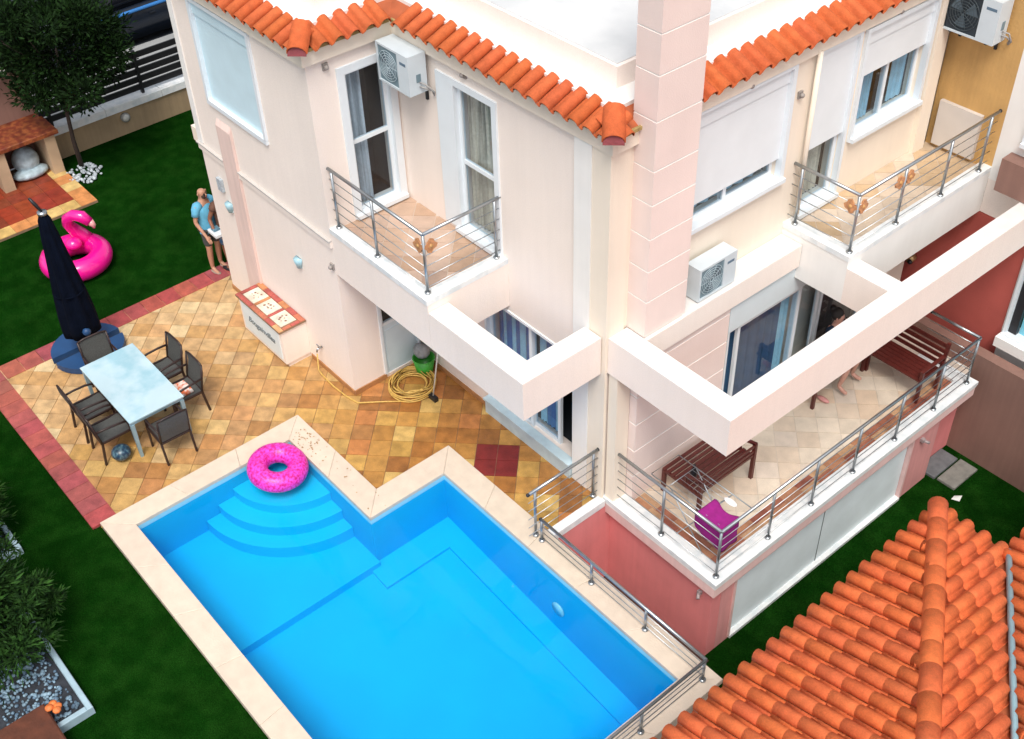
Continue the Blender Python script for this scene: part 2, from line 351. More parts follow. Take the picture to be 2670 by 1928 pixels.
# belt course and thicker plinth storey of the left wing
h('belt_course',MB().box(-3.62,-2.78,4.275,4.309,2.86,2.97).box(-2.35,.2,4.275,4.309,2.86,2.97),WALL)
h('belt_course',MB().box(-3.64,-2.79,4.255,4.308,2.965,2.99).box(-2.34,.2,4.255,4.308,2.965,2.99),mat('grey_belt',(.55,.52,.49),.8,.1,4))
h('pilaster',MB().add([(-2.78,4.309,0),(-2.35,4.309,0),(-2.35,4.262,0),(-2.78,4.262,0),(-2.78,4.309,3.74),(-2.35,4.309,3.74),(-2.35,4.262,3.64),(-2.78,4.262,3.64)],[(0,1,2,3),(4,7,6,5),(3,2,6,7),(2,1,5,6),(0,3,7,4)]),mat('peach_plaster',(.78,.60,.54),.75,.08,1.5,.15,60,streak=.1))
h('side_ledge',MB().box(-3.92,-3.6,4.35,5.6,2.86,3.12),CREAM)
h('edge_trim',MB().box(-3.615,-3.46,4.29,4.309,3.0,TOP),WHITE)
for bx_ in ((-3.6,-2.42,4.29,4.309),(-1.03,.2,4.29,4.309),(.2,.222,4.31,4.92),(.2,1.9,5.68,5.699)): h('skirting',MB().box(*bx_,0,.09),mat('skirting_tile',(.42,.20,.08),.5,.2,8))
# eaves cornice, ledge, raised roof slab
mb=MB(); mb.box(-3.6,.2,4.24,4.309,5.72,5.93).box(.2,.27,4.24,5.63,5.72,5.93).box(.27,4.49,5.63,5.699,5.72,5.93).box(4.42,4.49,5.7,12.3,5.72,5.93)
h('cornice',mb,CREAM)
h('roof_ledge',MB().prism([(-3.6,4.50),(.02,4.50),(.02,5.87),(4.24,5.87),(4.24,12.9),(-3.6,12.9)],5.80,6.13),WHITE)
h('roof_slab',MB().prism([(-3.7,4.85),(-.25,4.85),(-.25,6.22),(3.93,6.22),(3.93,13),(-3.7,13)],6.10,6.40),WALL)
h('flat_roof',MB().prism([(-3.65,4.90),(-.20,4.90),(-.20,6.27),(3.88,6.27),(3.88,12.95),(-3.65,12.95)],6.395,6.412),ROOFW)
# --- roof tiles
def tile_mesh(name,r=.083,L=.42,pitch=.238,taper=.97):
    prof=[]  # (x,z) across: pan then barrel
    for k in range(4): a=math.pi*(1-k/3); prof.append((-pitch/2+.03+.03*math.cos(a),-.004-.022*math.sin(a)))
    for k in range(7): a=math.pi*(1-k/6); prof.append((.036+r*math.cos(a),r*1.08*math.sin(a)+.001))
    vs=[];n=len(prof)
    for yy,s in ((0,1),(L,taper)):
        for (x,z) in prof: vs.append(((x-.03)*s+.03,yy,z*s+(.007 if yy==0 else 0)))
        for (x,z) in prof: vs.append(((x-.03)*s*.93+.03,yy,z*s-.014+(.007 if yy==0 else 0)))
    fs=[]
    for i in range(n-1):
        fs.append((i,i+1,2*n+i+1,2*n+i)); fs.append((i+1,i,n+i,n+i+1))
    fs=[f for f in fs]+[(n-1,2*n-1,4*n-1,3*n-1),(n,0,2*n,3*n)]
    me=bpy.data.meshes.new(name); me.from_pydata(vs,[],fs); 
    for p in me.polygons: p.use_smooth=True
    me.materials.append(TERRA); me.update(); return me
TM=tile_mesh('roof_tile')
def tcol(f=1.0):
    b=U(.95,1.05)*f; return (.76*b,.172*b*U(.94,1.06),.056*b*U(.9,1.1),1)
def put_tile(parent,tip,across,up,yscale=1,name='roof_tile',me=None):
    a=Vector(across).normalized(); u=Vector(up).normalized(); nz=a.cross(u).normalized()
    # small individual settling
    q=Matrix((a,u,nz)).transposed().to_4x4(); q=q@Matrix.Rotation(U(-.009,.009),4,'Z')@Matrix.Rotation(U(-.006,.006),4,'X')
    o=bpy.data.objects.new(name,me or TM); COL.objects.link(o); o.parent=parent
    q.translation=Vector(tip)+nz*U(0,.006)-wloc(parent); o.matrix_local=q@Matrix.Diagonal((1,yscale,1,1)); o.color=tcol(.74 if parent is house else 1); return o
SP=.24; rise=.42
for k in range(16): put_tile(house,(-3.55+SP*k+.06,4.13,5.955),(1,0,0),(0,1,rise))
for k in range(5): put_tile(house,(.38,4.50+SP*k,5.955),(0,1,0),(-1,0,rise))
for k in range(17): put_tile(house,(.56+SP*k,5.52,5.955),(1,0,0),(0,1,rise))
put_tile(house,(4.61,5.72,5.955),(0,1,0),(-1,0,rise)); 
for k in range(24): put_tile(house,(4.61,6.84+SP*k,5.955),(0,1,0),(-1,0,rise))
def ridge_mesh(r,L):
    vs=[];fs=[];n=9
    for yy,s in ((0,1.0),(L,.97)):
        for k in range(n): a=math.pi*k/(n-1); vs.append((-r*s*math.cos(a),yy,r*s*math.sin(a)))
        for k in range(n): a=math.pi*k/(n-1); vs.append((-(r*s-.016)*math.cos(a),yy,(r*s-.016)*math.sin(a)))
    for i in range(n-1):
        fs+=[(i,i+1,2*n+i+1,2*n+i)[::-1],(i+1,i,n+i,n+i+1)[::-1],(n+i,n+i+1,3*n+i+1,3*n+i)]
    me=bpy.data.meshes.new('ridge_tile'); me.from_pydata(vs,[],fs)
    for p in me.polygons:p.use_smooth=True
    me.materials.append(TERRA); me.update(); return me
RM=ridge_mesh(.135,.46)
def corner_cap(x,y,dx,dy):
    tip=Vector((x,y,5.99)); u=Vector((dx,dy,.42)).normalized(); a=u.cross(Vector((0,0,1))).normalized()
    put_tile(house,tip,a,u,.98,'ridge_tile',RM)
    mb=MB(); # mortar plug closing the end
    vs=[tip+u*.03+a*.122*math.cos(t)+Vector((0,0,1))*.122*math.sin(t) for t in [math.pi*k/10 for k in range(11)]]
    vs2=[v-u*.05+Vector((0,0,-.015)) for v in vs]
    mb.add(vs+vs2,[tuple(range(11,22))]+[(i,i+1,i+12,i+11)[::-1] for i in range(10)]); h('mortar_plug',mb,MORT)
    e=tip+u*.42; h('mortar_plug',MB().ball((e.x,e.y,e.z+.01),.13,12,6,(1,1,.55)),MORT)
corner_cap(4.60,5.53,-.7,.7); corner_cap(.37,4.14,-.7,.7)
h('mortar_bed',MB().box(-3.6,.30,4.215,4.26,5.925,5.968).box(.26,.31,4.26,5.6,5.925,5.968).box(.31,4.53,5.605,5.645,5.925,5.968).box(4.495,4.535,5.65,12.2,5.925,5.968),MOSS)
h('tile_bed',MB().add([(-3.6,4.24,5.94),(.27,4.24,5.94),(.02,4.50,6.08),(-3.6,4.50,6.08)],[(0,1,2,3)]).add([(.27,4.24,5.94),(.27,5.63,5.94),(.02,5.87,6.08),(.02,4.50,6.08)],[(0,1,2,3)]).add([(.27,5.63,5.94),(4.49,5.63,5.94),(4.24,5.87,6.08),(.02,5.87,6.08)],[(0,1,2,3)]).add([(4.49,5.63,5.94),(4.49,12.3,5.94),(4.24,12.3,6.08),(4.24,5.87,6.08)],[(0,1,2,3)]),mat('roof_deck',(.40,.10,.035),.8,.2,6))
# --- chimney column of stacked cladding blocks
h('chimney_core',MB().box(4.395,4.744,6.046,6.774,2.6,9.0),WHITE)
zs=[3.0,3.57,4.04,4.52,5.0,5.45,5.94,6.4,6.66,7.14,7.62,8.1,8.6,9.05]
zs=[3.0,3.57,4.04,4.52,5.0,5.46,6.10,6.66,7.14,7.62,8.1,8.6,9.05]
for a,b in zip(zs[:-1],zs[1:]): h('cladding_block',MB().box(4.39,4.75,6.04,6.78,a+.011,b-.011),CLAD)
# lower cladding panel with grooves
h('cladding_core',MB().box(4.425,4.744,5.977,7.724,0,2.98),WHITE)
for k in range(6):
    h('cladding_block',MB().box(4.425,4.75,5.97,7.73,k*.5+.014,min(2.98,k*.5+.486)),CLAD)
h('column',MB().box(4.46,4.62,5.72,5.96,0,2.41),CREAM)
# --- windows
def surround(F,u0,u1,z0,z1,t=.09,pr=.035,sill=True,left=True):
    mb=MB(); fb(mb,F,u0-t,u0+.004,z0-(.06 if sill else 0),z1+t,-.05,pr); fb(mb,F,u1-.004,u1+t,z0-(.06 if sill else 0),z1+t,-.05,pr); fb(mb,F,u0+.004,u1-.004,z1-.004,z1+t,-.05,pr)
    if sill: fb(mb,F,u0-t*.9,u1+t*.9,z0-.058,z0+.004,-.12,pr+.05)
    return mb
def sash(parent,F,u0,u1,z0,z1,d,fw=.055,mid=()):
    mb=MB(); fb(mb,F,u0,u0+fw,z0,z1,d,d+.05); fb(mb,F,u1-fw,u1,z0,z1,d,d+.05); fb(mb,F,u0+fw,u1-fw,z0,z0+fw,d,d+.05); fb(mb,F,u0+fw,u1-fw,z1-fw,z1,d,d+.05)
    for mz in mid: fb(mb,F,u0+fw,u1-fw,mz-fw/2,mz+fw/2,d,d+.05)
    mk('frame',mb,FRAME,parent)
    zz=[z0+fw]+[m_ for mz in mid for m_ in (mz-fw/2,mz+fw/2)]+[z1-fw]
    for a,b in zip(zz[::2],zz[1::2]): mk('pane',fb(MB(),F,u0+fw,u1-fw,a,b,d+.02,d+.028),GLASS,parent)
def backing(parent,F,u0,u1,z0,z1,d=-.6):
    mb=MB(); P=[F(u0,z0,-.251),F(u1,z0,-.251),F(u1,z1,-.251),F(u0,z1,-.251)]; Q=[F(u0,z0,d),F(u1,z0,d),F(u1,z1,d),F(u0,z1,d)]
    mb.add(P+Q,[(0,1,5,4),(1,2,6,5),(2,3,7,6),(3,0,4,7),(4,5,6,7)]); mk('dark_room',mb,BLACK,parent)
def shutter(parent,F,u0,u1,z0,z1,d,mt=SHUT,step=.055,label=None,name='roller_shutter'):
    mb=MB(); z=z0
    while z<z1-.005:
        e=min(z+step,z1); P=[F(u0,z,d),F(u1,z,d),F(u1,z+(e-z)*.5,d+.0004),F(u0,z+(e-z)*.5,d+.0004),F(u1,e-.003,d),F(u0,e-.003,d),F(u1,e,d-.0004),F(u0,e,d-.0004)]
        mb.add(P,[(0,1,2,3),(3,2,4,5),(5,4,6,7)]); z=e
    return mk(name,mb,mt,parent,label=label)
# w1: left wing, fully closed
o=h('window',surround(FW,-2.85,-1.25,4.02,5.62,.06,.04,False),FRAME,'window closed by its pale blue roller shutter')
shutter(o,FW,-2.85,-1.25,4.02,5.40,-.03,SHUTB); mk('shutter_box',fb(MB(),FW,-2.85,-1.25,5.41,5.62,-.2,-.005),SHUTB,o); mk('frame',fb(MB(),FW,-2.91,-1.19,3.95,4.024,-.04,.04),FRAME,o)
# door1 on balcony (+X face)
o=h('balcony_door',surround(FD,4.86,5.56,3.22,5.40,.11,.03),FRAME)
sash(o,FD,4.86,5.56,3.22,5.40,-.10,.06,(4.32,)); mk('curtain',curtain(FD,4.90,5.22,3.25,5.36,-.20,.04,22),CURT,o); backing(o,FD,4.86,5.56,3.22,5.40)
# door2 on balcony (main wall)
o=h('balcony_door',surround(FM,1.50,2.28,3.22,5.44,.09,.03),FRAME)
mk('side_reveal',fb(MB(),FM,1.14,1.41,3.2,5.53,0,.03),FRAME,o)
sash(o,FM,1.50,2.28,3.22,5.44,-.10,.06,(4.30,)); mk('curtain',curtain(FM,1.53,2.25,3.25,5.40,-.2,.03,34),CURTC,o); backing(o,FM,1.50,2.28,3.22,5.44)
# ground sliding door under the pergola
o=h('sliding_door',surround(FM,1.93,3.80,.27,2.25,.04,.02,False),FRAME)
sash(o,FM,1.93,2.87,.27,2.25,-.10,.06); sash(o,FM,2.80,3.42,.27,2.25,-.15,.06)
backing(o,FM,1.93,3.80,.27,2.25,-1.0)
for a,b,mt in ((1.96,2.06,CURTB),(2.06,2.12,CURTL),(2.12,2.25,CURTB),(2.25,2.34,CURTL),(2.34,2.42,CURTB),(2.42,2.55,CURTL),(2.55,2.78,CURTB),(2.86,3.0,CURTL),(3.0,3.2,CURTB),(3.2,3.32,CURTL)):
    mk('curtain',curtain(FM,a,b,.33,2.2,-.22,.02,8),mt,o)
h('door_sill',MB().box(1.90,3.83,5.60,5.74,.0,.265).box(1.88,3.835,5.57,5.72,.266,.30),mat('pale_blue_marble',(.52,.66,.72),.35,.12,6))
# small door in the recess (+X face)
o=h('back_door',surround(FD,4.94,5.60,.06,2.15,.04,.02,False),FRAME)
mb=MB(); fb(mb,FD,4.94,5.60,.06,1.02,-.06,-.02); mk('door_panel',mb,DOORM,o); mb=MB(); fb(mb,FD,5.0,5.54,.16,.92,-.02,-.012); mk('inset_panel',mb,DOORM,o)
sash(o,FD,4.94,5.60,1.02,2.15,-.07,.05); backing(o,FD,4.94,5.60,.06,2.15)
# right facade windows
o=h('window',surround(FR,6.9,8.82,4.05,5.66,.07,.05),FRAME,'wide window with its white roller shutter almost fully down')
mk('shutter_box',fb(MB(),FR,6.9,8.82,5.45,5.66,-.2,.0),SHUT,o); shutter(o,FR,6.90,8.82,4.33,5.44,-.02)
sash(o,FR,6.9,7.86,4.05,5.66,-.12,.06); sash(o,FR,7.80,8.82,4.05,5.66,-.16,.06); mk('curtain',curtain(FR,6.93,8.7,4.08,5.5,-.24),CURTL,o); backing(o,FR,6.9,8.82,4.05,5.66)
o=h('balcony_door',surround(FR,9.38,10.17,3.22,5.66,.05,.04),FRAME)
shutter(o,FR,9.38,10.17,4.20,5.655,-.004); sash(o,FR,9.38,10.17,3.22,5.66,-.12,.07); mk('curtain',curtain(FR,9.5,10.1,3.25,5.5,-.24),CURTC,o); backing(o,FR,9.38,10.17,3.22,5.66)
o=h('window',surround(FR,10.37,11.90,4.05,5.62,.06,.05),FRAME,'window with its shutter half raised above blue curtains')
mk('shutter_box',fb(MB(),FR,10.37,11.90,5.42,5.62,-.2,.0),SHUT,o); shutter(o,FR,10.37,11.90,4.93,5.42,-.02)
sash(o,FR,10.37,11.14,4.05,5.62,-.12,.055); sash(o,FR,11.10,11.90,4.05,5.62,-.16,.055)
mk('curtain',curtain(FR,10.4,10.8,4.08,5.5,-.22),CURTB,o); mk('curtain',curtain(FR,10.8,11.0,4.08,5.5,-.22),CURTL,o); mk('curtain',curtain(FR,11.5,11.85,4.08,5.5,-.25),CURTL,o); backing(o,FR,10.37,11.90,4.05,5.62)
h('downpipe',MB().cyl((4.50,9.27,3.3),(4.50,9.27,5.75),.035,10),CREAM)
h('corner_strip',MB().box(4.421,4.50,12.0,12.28,3.1,TOP),CREAM)
# terrace glass door
FT=FX(4.72)
h('ground_wall',wall(FX(4.70),7.73,12.15,0,2.98,.2,[(7.78,11.2,.02,2.12)]),CREAM)
o=h('glass_door',surround(FX(4.70),7.80,11.18,.02,2.10,.03,.03,False),FRAME)
mk('shutter_box',fb(MB(),FX(4.70),7.74,11.2,2.13,2.62,.002,.05),mat('blue_white_box',(.66,.76,.80),.4,.04,3),o)
sash(o,FX(4.70),8.0,9.40,.02,2.10,-.04,.055); sash(o,FX(4.70),9.34,9.95,.02,2.10,-.09,.05); sash(o,FX(4.70),10.0,11.15,.02,2.10,-.09,.05)
mk('curtain',curtain(FX(4.70),8.05,9.15,.05,2.06,-.16,.02,20),mat('navy_curtain',(.03,.10,.20),.9,.15,8),o); mk('curtain',curtain(FX(4.70),9.15,9.36,.05,2.06,-.16,.02,8),CURTL,o); mk('curtain',curtain(FX(4.70),10.05,11.1,.05,2.06,-.17,.02,14),mat('brown_curtain',(.10,.08,.07),.9,.3,12),o); backing(o,FX(4.70),7.80,11.18,.02,2.10,-1)
# --- balcony 1
h('balcony_slab',MB().box(.2,2.47,4.311,5.699,2.39,3.12),WALL)
h('balcony_kerb',MB().box(.2,2.475,4.30,4.50,3.121,3.20).box(2.27,2.475,4.501,5.699,3.121,3.20),MARB)
bf1=h('balcony_floor',MB().box(.2,2.27,4.5,5.699,3.12,3.125),TGROUT)
def floor_tiles(x0,x1,y0,y1,z,par,pitch,pal,angle=math.pi/4,inset=.485):
    u=Vector((math.cos(angle),math.sin(angle))); v=Vector((-u.y,u.x)); c0=Vector((x0,y0)); N=int((x1-x0+y1-y0)/pitch)+3
    for i in range(-N,N):
        for j in range(-N,N):
            c=c0+u*pitch*(i+.5)+v*pitch*(j+.5)
            if not(x0-.3<c.x<x1+.3 and y0-.3<c.y<y1+.3): continue
            q=[c+u*pitch*a*inset+v*pitch*b*inset for a,b in ((-1,-1),(1,-1),(1,1),(-1,1))]; q=[(p.x,p.y) for p in q]
            for cl in ((1,0,x1),(-1,0,-x0),(0,1,y1),(0,-1,-y0)): q=clip(q,*cl)
            b=U(.92,1.06); a=random.choice(pal); flat_tile(q,z-.006,z+.004+U(-.0006,.0006),par,TILE2,tuple(t*b for t in a))
BPAL=[(.52,.36,.26),(.48,.32,.22),(.55,.40,.31),(.50,.35,.27)]
floor_tiles(.2,2.27,4.5,5.699,3.128,bf1,.33,BPAL)
# --- pergola frames (beams)
h('pergola_beam',MB().box(2.476,4.38,4.31,4.65,2.39,3.0),WALL); h('pergola_beam',MB().box(4.07,4.38,4.651,5.64,2.39,3.0),WALL)
h('pergola_beam',MB().box(4.446,6.51,5.70,6.03,2.42,3.0),WALL); h('pergola_beam',MB().box(6.23,6.51,6.031,12.45,2.42,3.0),WALL)
h('pergola_beam',MB().box(5.56,6.229,9.10,9.40,2.42,3.0),WALL); h('pergola_ledge',MB().box(4.752,4.80,6.031,9.09,2.64,3.0).box(4.425,4.751,6.725,9.09,2.985,3.0),WALL)
h('pergola_beam',MB().box(5.56,6.6,12.451,12.8,2.42,3.0),WALL)
# pale tops of the beams
mb=MB(); 
for b in ((2.476,4.38,4.31,4.65),(4.07,4.38,4.651,5.64),(4.446,6.51,5.70,6.03),(6.23,6.51,6.031,12.45),(5.56,6.229,9.10,9.40),(5.56,6.6,12.451,12.8),(4.425,4.80,6.725,9.09)): mb.box(b[0]+.001,b[1]-.001,b[2]+.001,b[3]-.001,3.0,3.006)
h('beam_capping',mb,mat('beam_top_paint',(.74,.72,.695),.6,.05,2.5,.1,40,col2=(.70,.68,.655)))
# --- balcony 2
h('balcony_slab',MB().box(4.421,5.559,9.10,12.45,2.42,3.12),WHITE)
h('balcony_kerb',MB().box(4.421,5.565,9.09,9.29,3.121,3.20).box(5.37,5.565,9.291,12.45,3.121,3.20),MARB)
bf2=h('balcony_floor',MB().box(4.421,5.37,9.29,12.45,3.12,3.125),TGROUT)
floor_tiles(4.43,5.37,9.29,12.45,3.128,bf2,.33,[(.60,.49,.38),(.56,.43,.30),(.62,.52,.42),(.54,.39,.24)])
# --- terrace
h('terrace_slab',MB().box(4.49,6.60,5.70,11.75,-.24,-.06),mat('pale_pink_band',(.80,.56,.53),.75,.08,1.5,.1,40,streak=.1)); h('terrace_slab_edge',MB().box(4.49,6.61,5.695,11.755,-.059,-.021),WHITE); 
h('terrace_kerb',MB().box(4.425,6.62,5.69,5.97,-.02,.05).box(6.35,6.62,5.971,11.76,-.02,.05).box(5.6,6.349,11.5,11.76,-.02,.05),MARB)
tf=h('terrace_floor',MB().box(4.5,6.35,5.97,12.0,-.02,-.008),TGROUT)
floor_tiles(4.70,6.098,6.225,11.5,-.004,tf,.333,[(.70,.60,.48),(.66,.54,.42),(.72,.62,.50),(.64,.50,.37),(.68,.58,.48)])
BT=[(.34,.13,.08),(.42,.20,.11),(.28,.09,.06),(.50,.30,.17)]
for k in range(34): y=5.975+(k%17)*.325; a_=6.10+.124*(k//17); flat_tile([(a_+.002,y+.003),(a_+.121,y+.003),(a_+.121,y+.322),(a_+.002,y+.322)],-.012,.0,tf,TILE,random.choice(BT),'border_tile')
for k in range(9): x=4.76+(k%5)*.268 if k<5 else 4.76+(k-5)*.335; b_=5.975+.124*(k//5); w_=.268 if k<5 else .335; flat_tile([(x+.003,b_),(x+w_-.003,b_),(x+w_-.003,b_+.121),(x+.003,b_+.121)],-.012,.0,tf,TILE,random.choice(BT),'border_tile')
# basement walls
h('basement_wall',MB().box(4.40,4.49,4.6,5.81,-1.8,-.001),SALM); h('basement_wall',MB().box(4.49,6.498,5.80,6.0,-1.8,-.22),SALM)
h('basement_wall',wall(FX(6.50),6.001,11.1,-1.8,-.22,.2,[(6.30,10.36,-1.70,-.42)]),mat('pink_plaster',(.72,.33,.32),.75,.1,1.5,.2,40,streak=.12))
o=h('basement_window',surround(FX(6.50),6.30,10.36,-1.70,-.42,.04,.02,False),mat('pink_frame',(.75,.50,.48),.6),'long basement opening closed by two pale blue shutters')
for a,b in ((6.31,8.315),(8.33,10.35)): shutter(o,FX(6.50),a,b,-1.70,-.43,-.05,mat('white_blue_panel',(.76,.86,.90),.5,.06,3))
mk('shutter_rail',fb(MB(),FX(6.50),8.315,8.33,-1.7,-.43,-.06,-.045),mat('joint_grey',(.12,.14,.15),.7),o); mk('sill',fb(MB(),FX(6.50),6.30,10.36,-1.75,-1.69,-.1,.03),MARB,o)
h('basement_wall',MB().box(5.2,6.3,11.1,12.0,-1.8,-.22),SALM)
mk('soffit_band',MB().box(6.501,6.56,5.74,11.7,-.22,-.13),CLAD,house)
# wall across under balcony 2 / party wall
mk('passage_shade_sheet',MB().box(4.495,6.6,4.64,5.79,-1.76,-1.744),mat('passage_shade_brown',(.07,.035,.03),.9,.3,4),kind='structure')  # dark sheet over the lawn; its brown paints in the passage's shade
# ================================================================= CABINET
cb=E('barbecue_cabinet','low plastered cabinet with tiled top and lettered pale panel against the villa wall','cabinet',(-1.72,4.05,0))
mk('cabinet_body',MB().box(-2.38,-1.07,3.84,4.308,.09,.76).box(-2.34,-1.1,3.9,4.308,.0,.09),WALL,cb)
mk('front_panel',MB().box(-2.30,-1.15,3.825,3.839,.16,.70),mat('pale_blue_panel',(.70,.80,.84),.4,.04,4),cb)
mb=MB().box(-2.41,-1.04,3.80,4.308,.761,.79); mk('top_base',mb,GROUT,cb)
def rim(x0,x1,y0,y1,c): mk('top_tile',MB().bbox(x0+.004,x1-.004,y0+.004,y1-.004,.791,.806,.004),TILE,cb,col=c)
RC=[(.50,.16,.09),(.58,.24,.10),(.44,.10,.08),(.62,.34,.16)]
for k in range(6): x=-2.41+k*.228; rim(x,x+.228,3.80,3.89,random.choice(RC)); rim(x,x+.228,4.20,4.305,random.choice(RC))
for k in range(2): y=3.89+k*.155; rim(-2.41,-2.33,y,y+.155,random.choice(RC)); rim(-1.12,-1.042,y,y+.155,random.choice(RC))
for k in range(3):
    x=-2.32+k*.415; rim(x,x+.345,3.895,4.195,(.78,.68,.55))
    if k<2: rim(x+.35,x+.41,3.895,4.195,RC[k+1])
    mb=MB(); cx=x+.17; cy=4.045
    for q in range(7):
        a=q*.9; rr=U(.03,.10); px,py=cx+rr*math.cos(a),cy+rr*math.sin(a); s=U(.012,.028); mb.prism([(px+s,py),(px,py+s),(px-s,py),(px,py-s)],.806,.8075)
    mk('painted_motif',mb,mat('brown_motif',(.22,.12,.08),.6,.3,30),cb)
tc=bpy.data.curves.new('lettering','FONT'); tc.body='Bougainvillea'; tc.size=.17; tc.shear=.35; tc.align_x='CENTER'; tc.extrude=.002; tc.space_character=.95; tc.offset=.002
to=bpy.data.objects.new('lettering',tc); COL.objects.link(to); bpy.context.view_layer.update()
tme=bpy.data.meshes.new_from_object(to.evaluated_get(bpy.context.evaluated_depsgraph_get())); bpy.data.objects.remove(to)
to=bpy.data.objects.new('lettering',tme); tme.materials.clear(); tme.materials.append(mat('grey_lettering',(.16,.21,.24),.6)); COL.objects.link(to); to.parent=cb
to.rotation_euler=(math.pi/2,0,0); to.location=Vector((-1.72,3.822,.40))-wloc(cb)
# wall lamps, tap, bell box
def wlamp(x,y,z,label,col=(.34,.55,.63),nrm=(0,-1),s=1):
    o=E('wall_lamp',label,'wall lamp',(x,y,z),'wall lamps on the villa')
    nx,ny=nrm; mk('back_plate',MB().bar((x,y,z-.09*s),(x,y,z+.09*s),.10*s if ny else .02,.02 if ny else .1*s),mat('lampplate',(.55,.62,.64),.4),o)
    vs=[];n=8
    for zz,r in ((z-.09*s,.045*s),(z+.02*s,.07*s),(z+.09*s,.075*s)):
        for k in range(n+1):
            a=math.pi*k/n; t=Vector((ny,-nx)) ; p=Vector((x,y))+t*r*math.cos(a)*1.0+Vector((nx,ny))*r*1.3*math.sin(a); vs.append((p.x,p.y,zz))
    m_=n+1; fs=[(j*m_+k,j*m_+k+1,(j+1)*m_+k+1,(j+1)*m_+k) for j in range(2) for k in range(n)]+[tuple(range(m_))[::-1],tuple(range(2*m_,3*m_))]
    mk('shade',MB().add(vs,fs,True),mat('lamp_blue',col,.35),o); return o
wlamp(-2.95,4.305,2.03,'pale blue wall lamp beside the peach pilaster near the standing man'); wlamp(-.88,4.305,2.03,'pale blue wall lamp above the tiled cabinet')
mk('meter_box',MB().box(-3.2,-3.05,4.26,4.309,2.27,2.50),mat('box_grey',(.42,.48,.52),.5,.3,30),label='small grey box on the villa wall above the corner lamp',cat='wall box')
o=E('garden_tap','small metal tap on the villa wall beside the cabinet','tap',(-.65,4.28,.46)); mk('spout',MB().tube([(-.65,4.309,.47),(-.65,4.22,.47),(-.65,4.20,.42)],.016),STEEL,o); mk('handle',MB().cyl((-.65,4.24,.48),(-.65,4.24,.53),.01).bar((-.70,4.24,.53),(-.6,4.24,.53),.02,.012),STEEL,o)
def socket(F,u,z,label):
    mb=MB(); fb(mb,F,u-.04,u+.04,z-.05,z+.05,.001,.03); p=F(u,z,.05); mb.ball(p,.035,8,5); mk('wall_light_fitting',mb,mat('fitting',(.30,.27,.25),.6,.2,20),label=label,cat='light fitting')
socket(FD,4.60,5.60,'small fitting under the eave left of the corner air conditioner'); socket(FM,1.75,5.68,'small fitting under the eave above the balcony door with striped curtains'); socket(FR,8.0,5.72,'small fitting under the eave over the wide shuttered window'); socket(FR,9.05,5.2,'small fitting on the strip left of the narrow balcony door'); socket(FR,11.0,5.72,'small fitting under the eave above the half open shutter')
socket(FW,.13,2.5,'tiny dark fitting below the end of the front balcony')
# ================================================================= AC UNITS
def ac(F,u0,u1,z0,z1,d0,d1,label,flip=False,dark=False):
    p=F((u0+u1)/2,z0,(d0+d1)/2); o=E('air_conditioner',label,'air conditioner',p,'outdoor air conditioner units on the walls')
    mk('casing',fb(MB(),F,u0,u1,z0,z1,d0,d1-.02),ACW,o)
    mb=MB(); fb(mb,F,u0+.0,u1,z0,z0+.03,d1-.02,d1); fb(mb,F,u0,u1,z1-.03,z1,d1-.02,d1); gu=u0+(u1-u0)*.66; fb(mb,F,gu,u1,z0+.03,z1-.03,d1-.02,d1); fb(mb,F,u0,u0+.03,z0+.03,z1-.03,d1-.02,d1); mk('front_bezel',mb,ACW,o)
    cu=(u0+gu)/2+.01; cz=(z0+z1)/2; R=min((gu-u0)/2,(z1-z0)/2)-.02
    mk('fan_recess',fb(MB(),F,u0+.03,gu,z0+.03,z1-.03,d1-.0199,d1-.017),mat('ac_dark',(.02,.03,.04),.6) if dark else ACG,o)
    mb=MB()
    for k in range(6):
        r=R*(k+1)/6; mb.tube([F(cu+r*math.cos(a),cz+r*math.sin(a),d1-.004) for a in [2*math.pi*i/20 for i in range(20)]],.005,4,True)
    for k in range(10): a=k*math.pi/5; mb.cyl(F(cu+.02*math.cos(a),cz+.02*math.sin(a),d1-.004),F(cu+R*math.cos(a),cz+R*math.sin(a),d1-.004),.004,4)
    mk('fan_grille',mb,mat('ac_dark2',(.05,.07,.08),.5) if dark else mat('ac_wire',(.40,.50,.55),.5),o)
    mb=MB(); 
    for k in range(3):
        a=k*2.09
        mb.add([F(cu,cz,d1-.012),F(cu+R*.9*math.cos(a),cz+R*.9*math.sin(a),d1-.014),F(cu+R*.9*math.cos(a+.9),cz+R*.9*math.sin(a+.9),d1-.010)],[(0,1,2)])
    mk('fan_blades',mb,mat('ac_blade',(.10,.14,.17),.5),o)
    mk('name_plate',fb(MB(),F,gu+(u1-gu)*.25,u1-.05,z1-.15,z1-.11,d1,d1+.002),mat('plate',(.10,.17,.24),.4),o)
    mb=MB(); fb(mb,F,u0+.1,u0+.14,z0-.03,z0,0,d1-.03); fb(mb,F,u1-.14,u1-.1,z0-.03,z0,0,d1-.03); fb(mb,F,u0+.1,u0+.14,z0-.2,z0-.03,0,.03); fb(mb,F,u1-.14,u1-.1,z0-.2,z0-.03,0,.03); mk('wall_bracket',mb,DARKM,o)
    mb=MB(); ue=u1+.0
    mb.tube([F(ue,z0+.1,d0+.12),F(ue+.07,z0+.1,d0+.10),F(ue+.08,z0+.02,.06),F(ue+.04,z0-.05,.02)],.014); mb.tube([F(ue,z0+.16,d0+.12),F(ue+.09,z0+.15,d0+.09),F(ue+.10,z0,.05),F(ue+.05,z0-.07,.02)],.012); mk('pipe',mb,mat('pipe_wrap',(.35,.34,.33),.7),o)
    mk('side_handle',fb(MB(),F,u1,u1+.006,z0+.3*(z1-z0),z0+.5*(z1-z0),d0+.1,d0+.17),ACG,o); return o
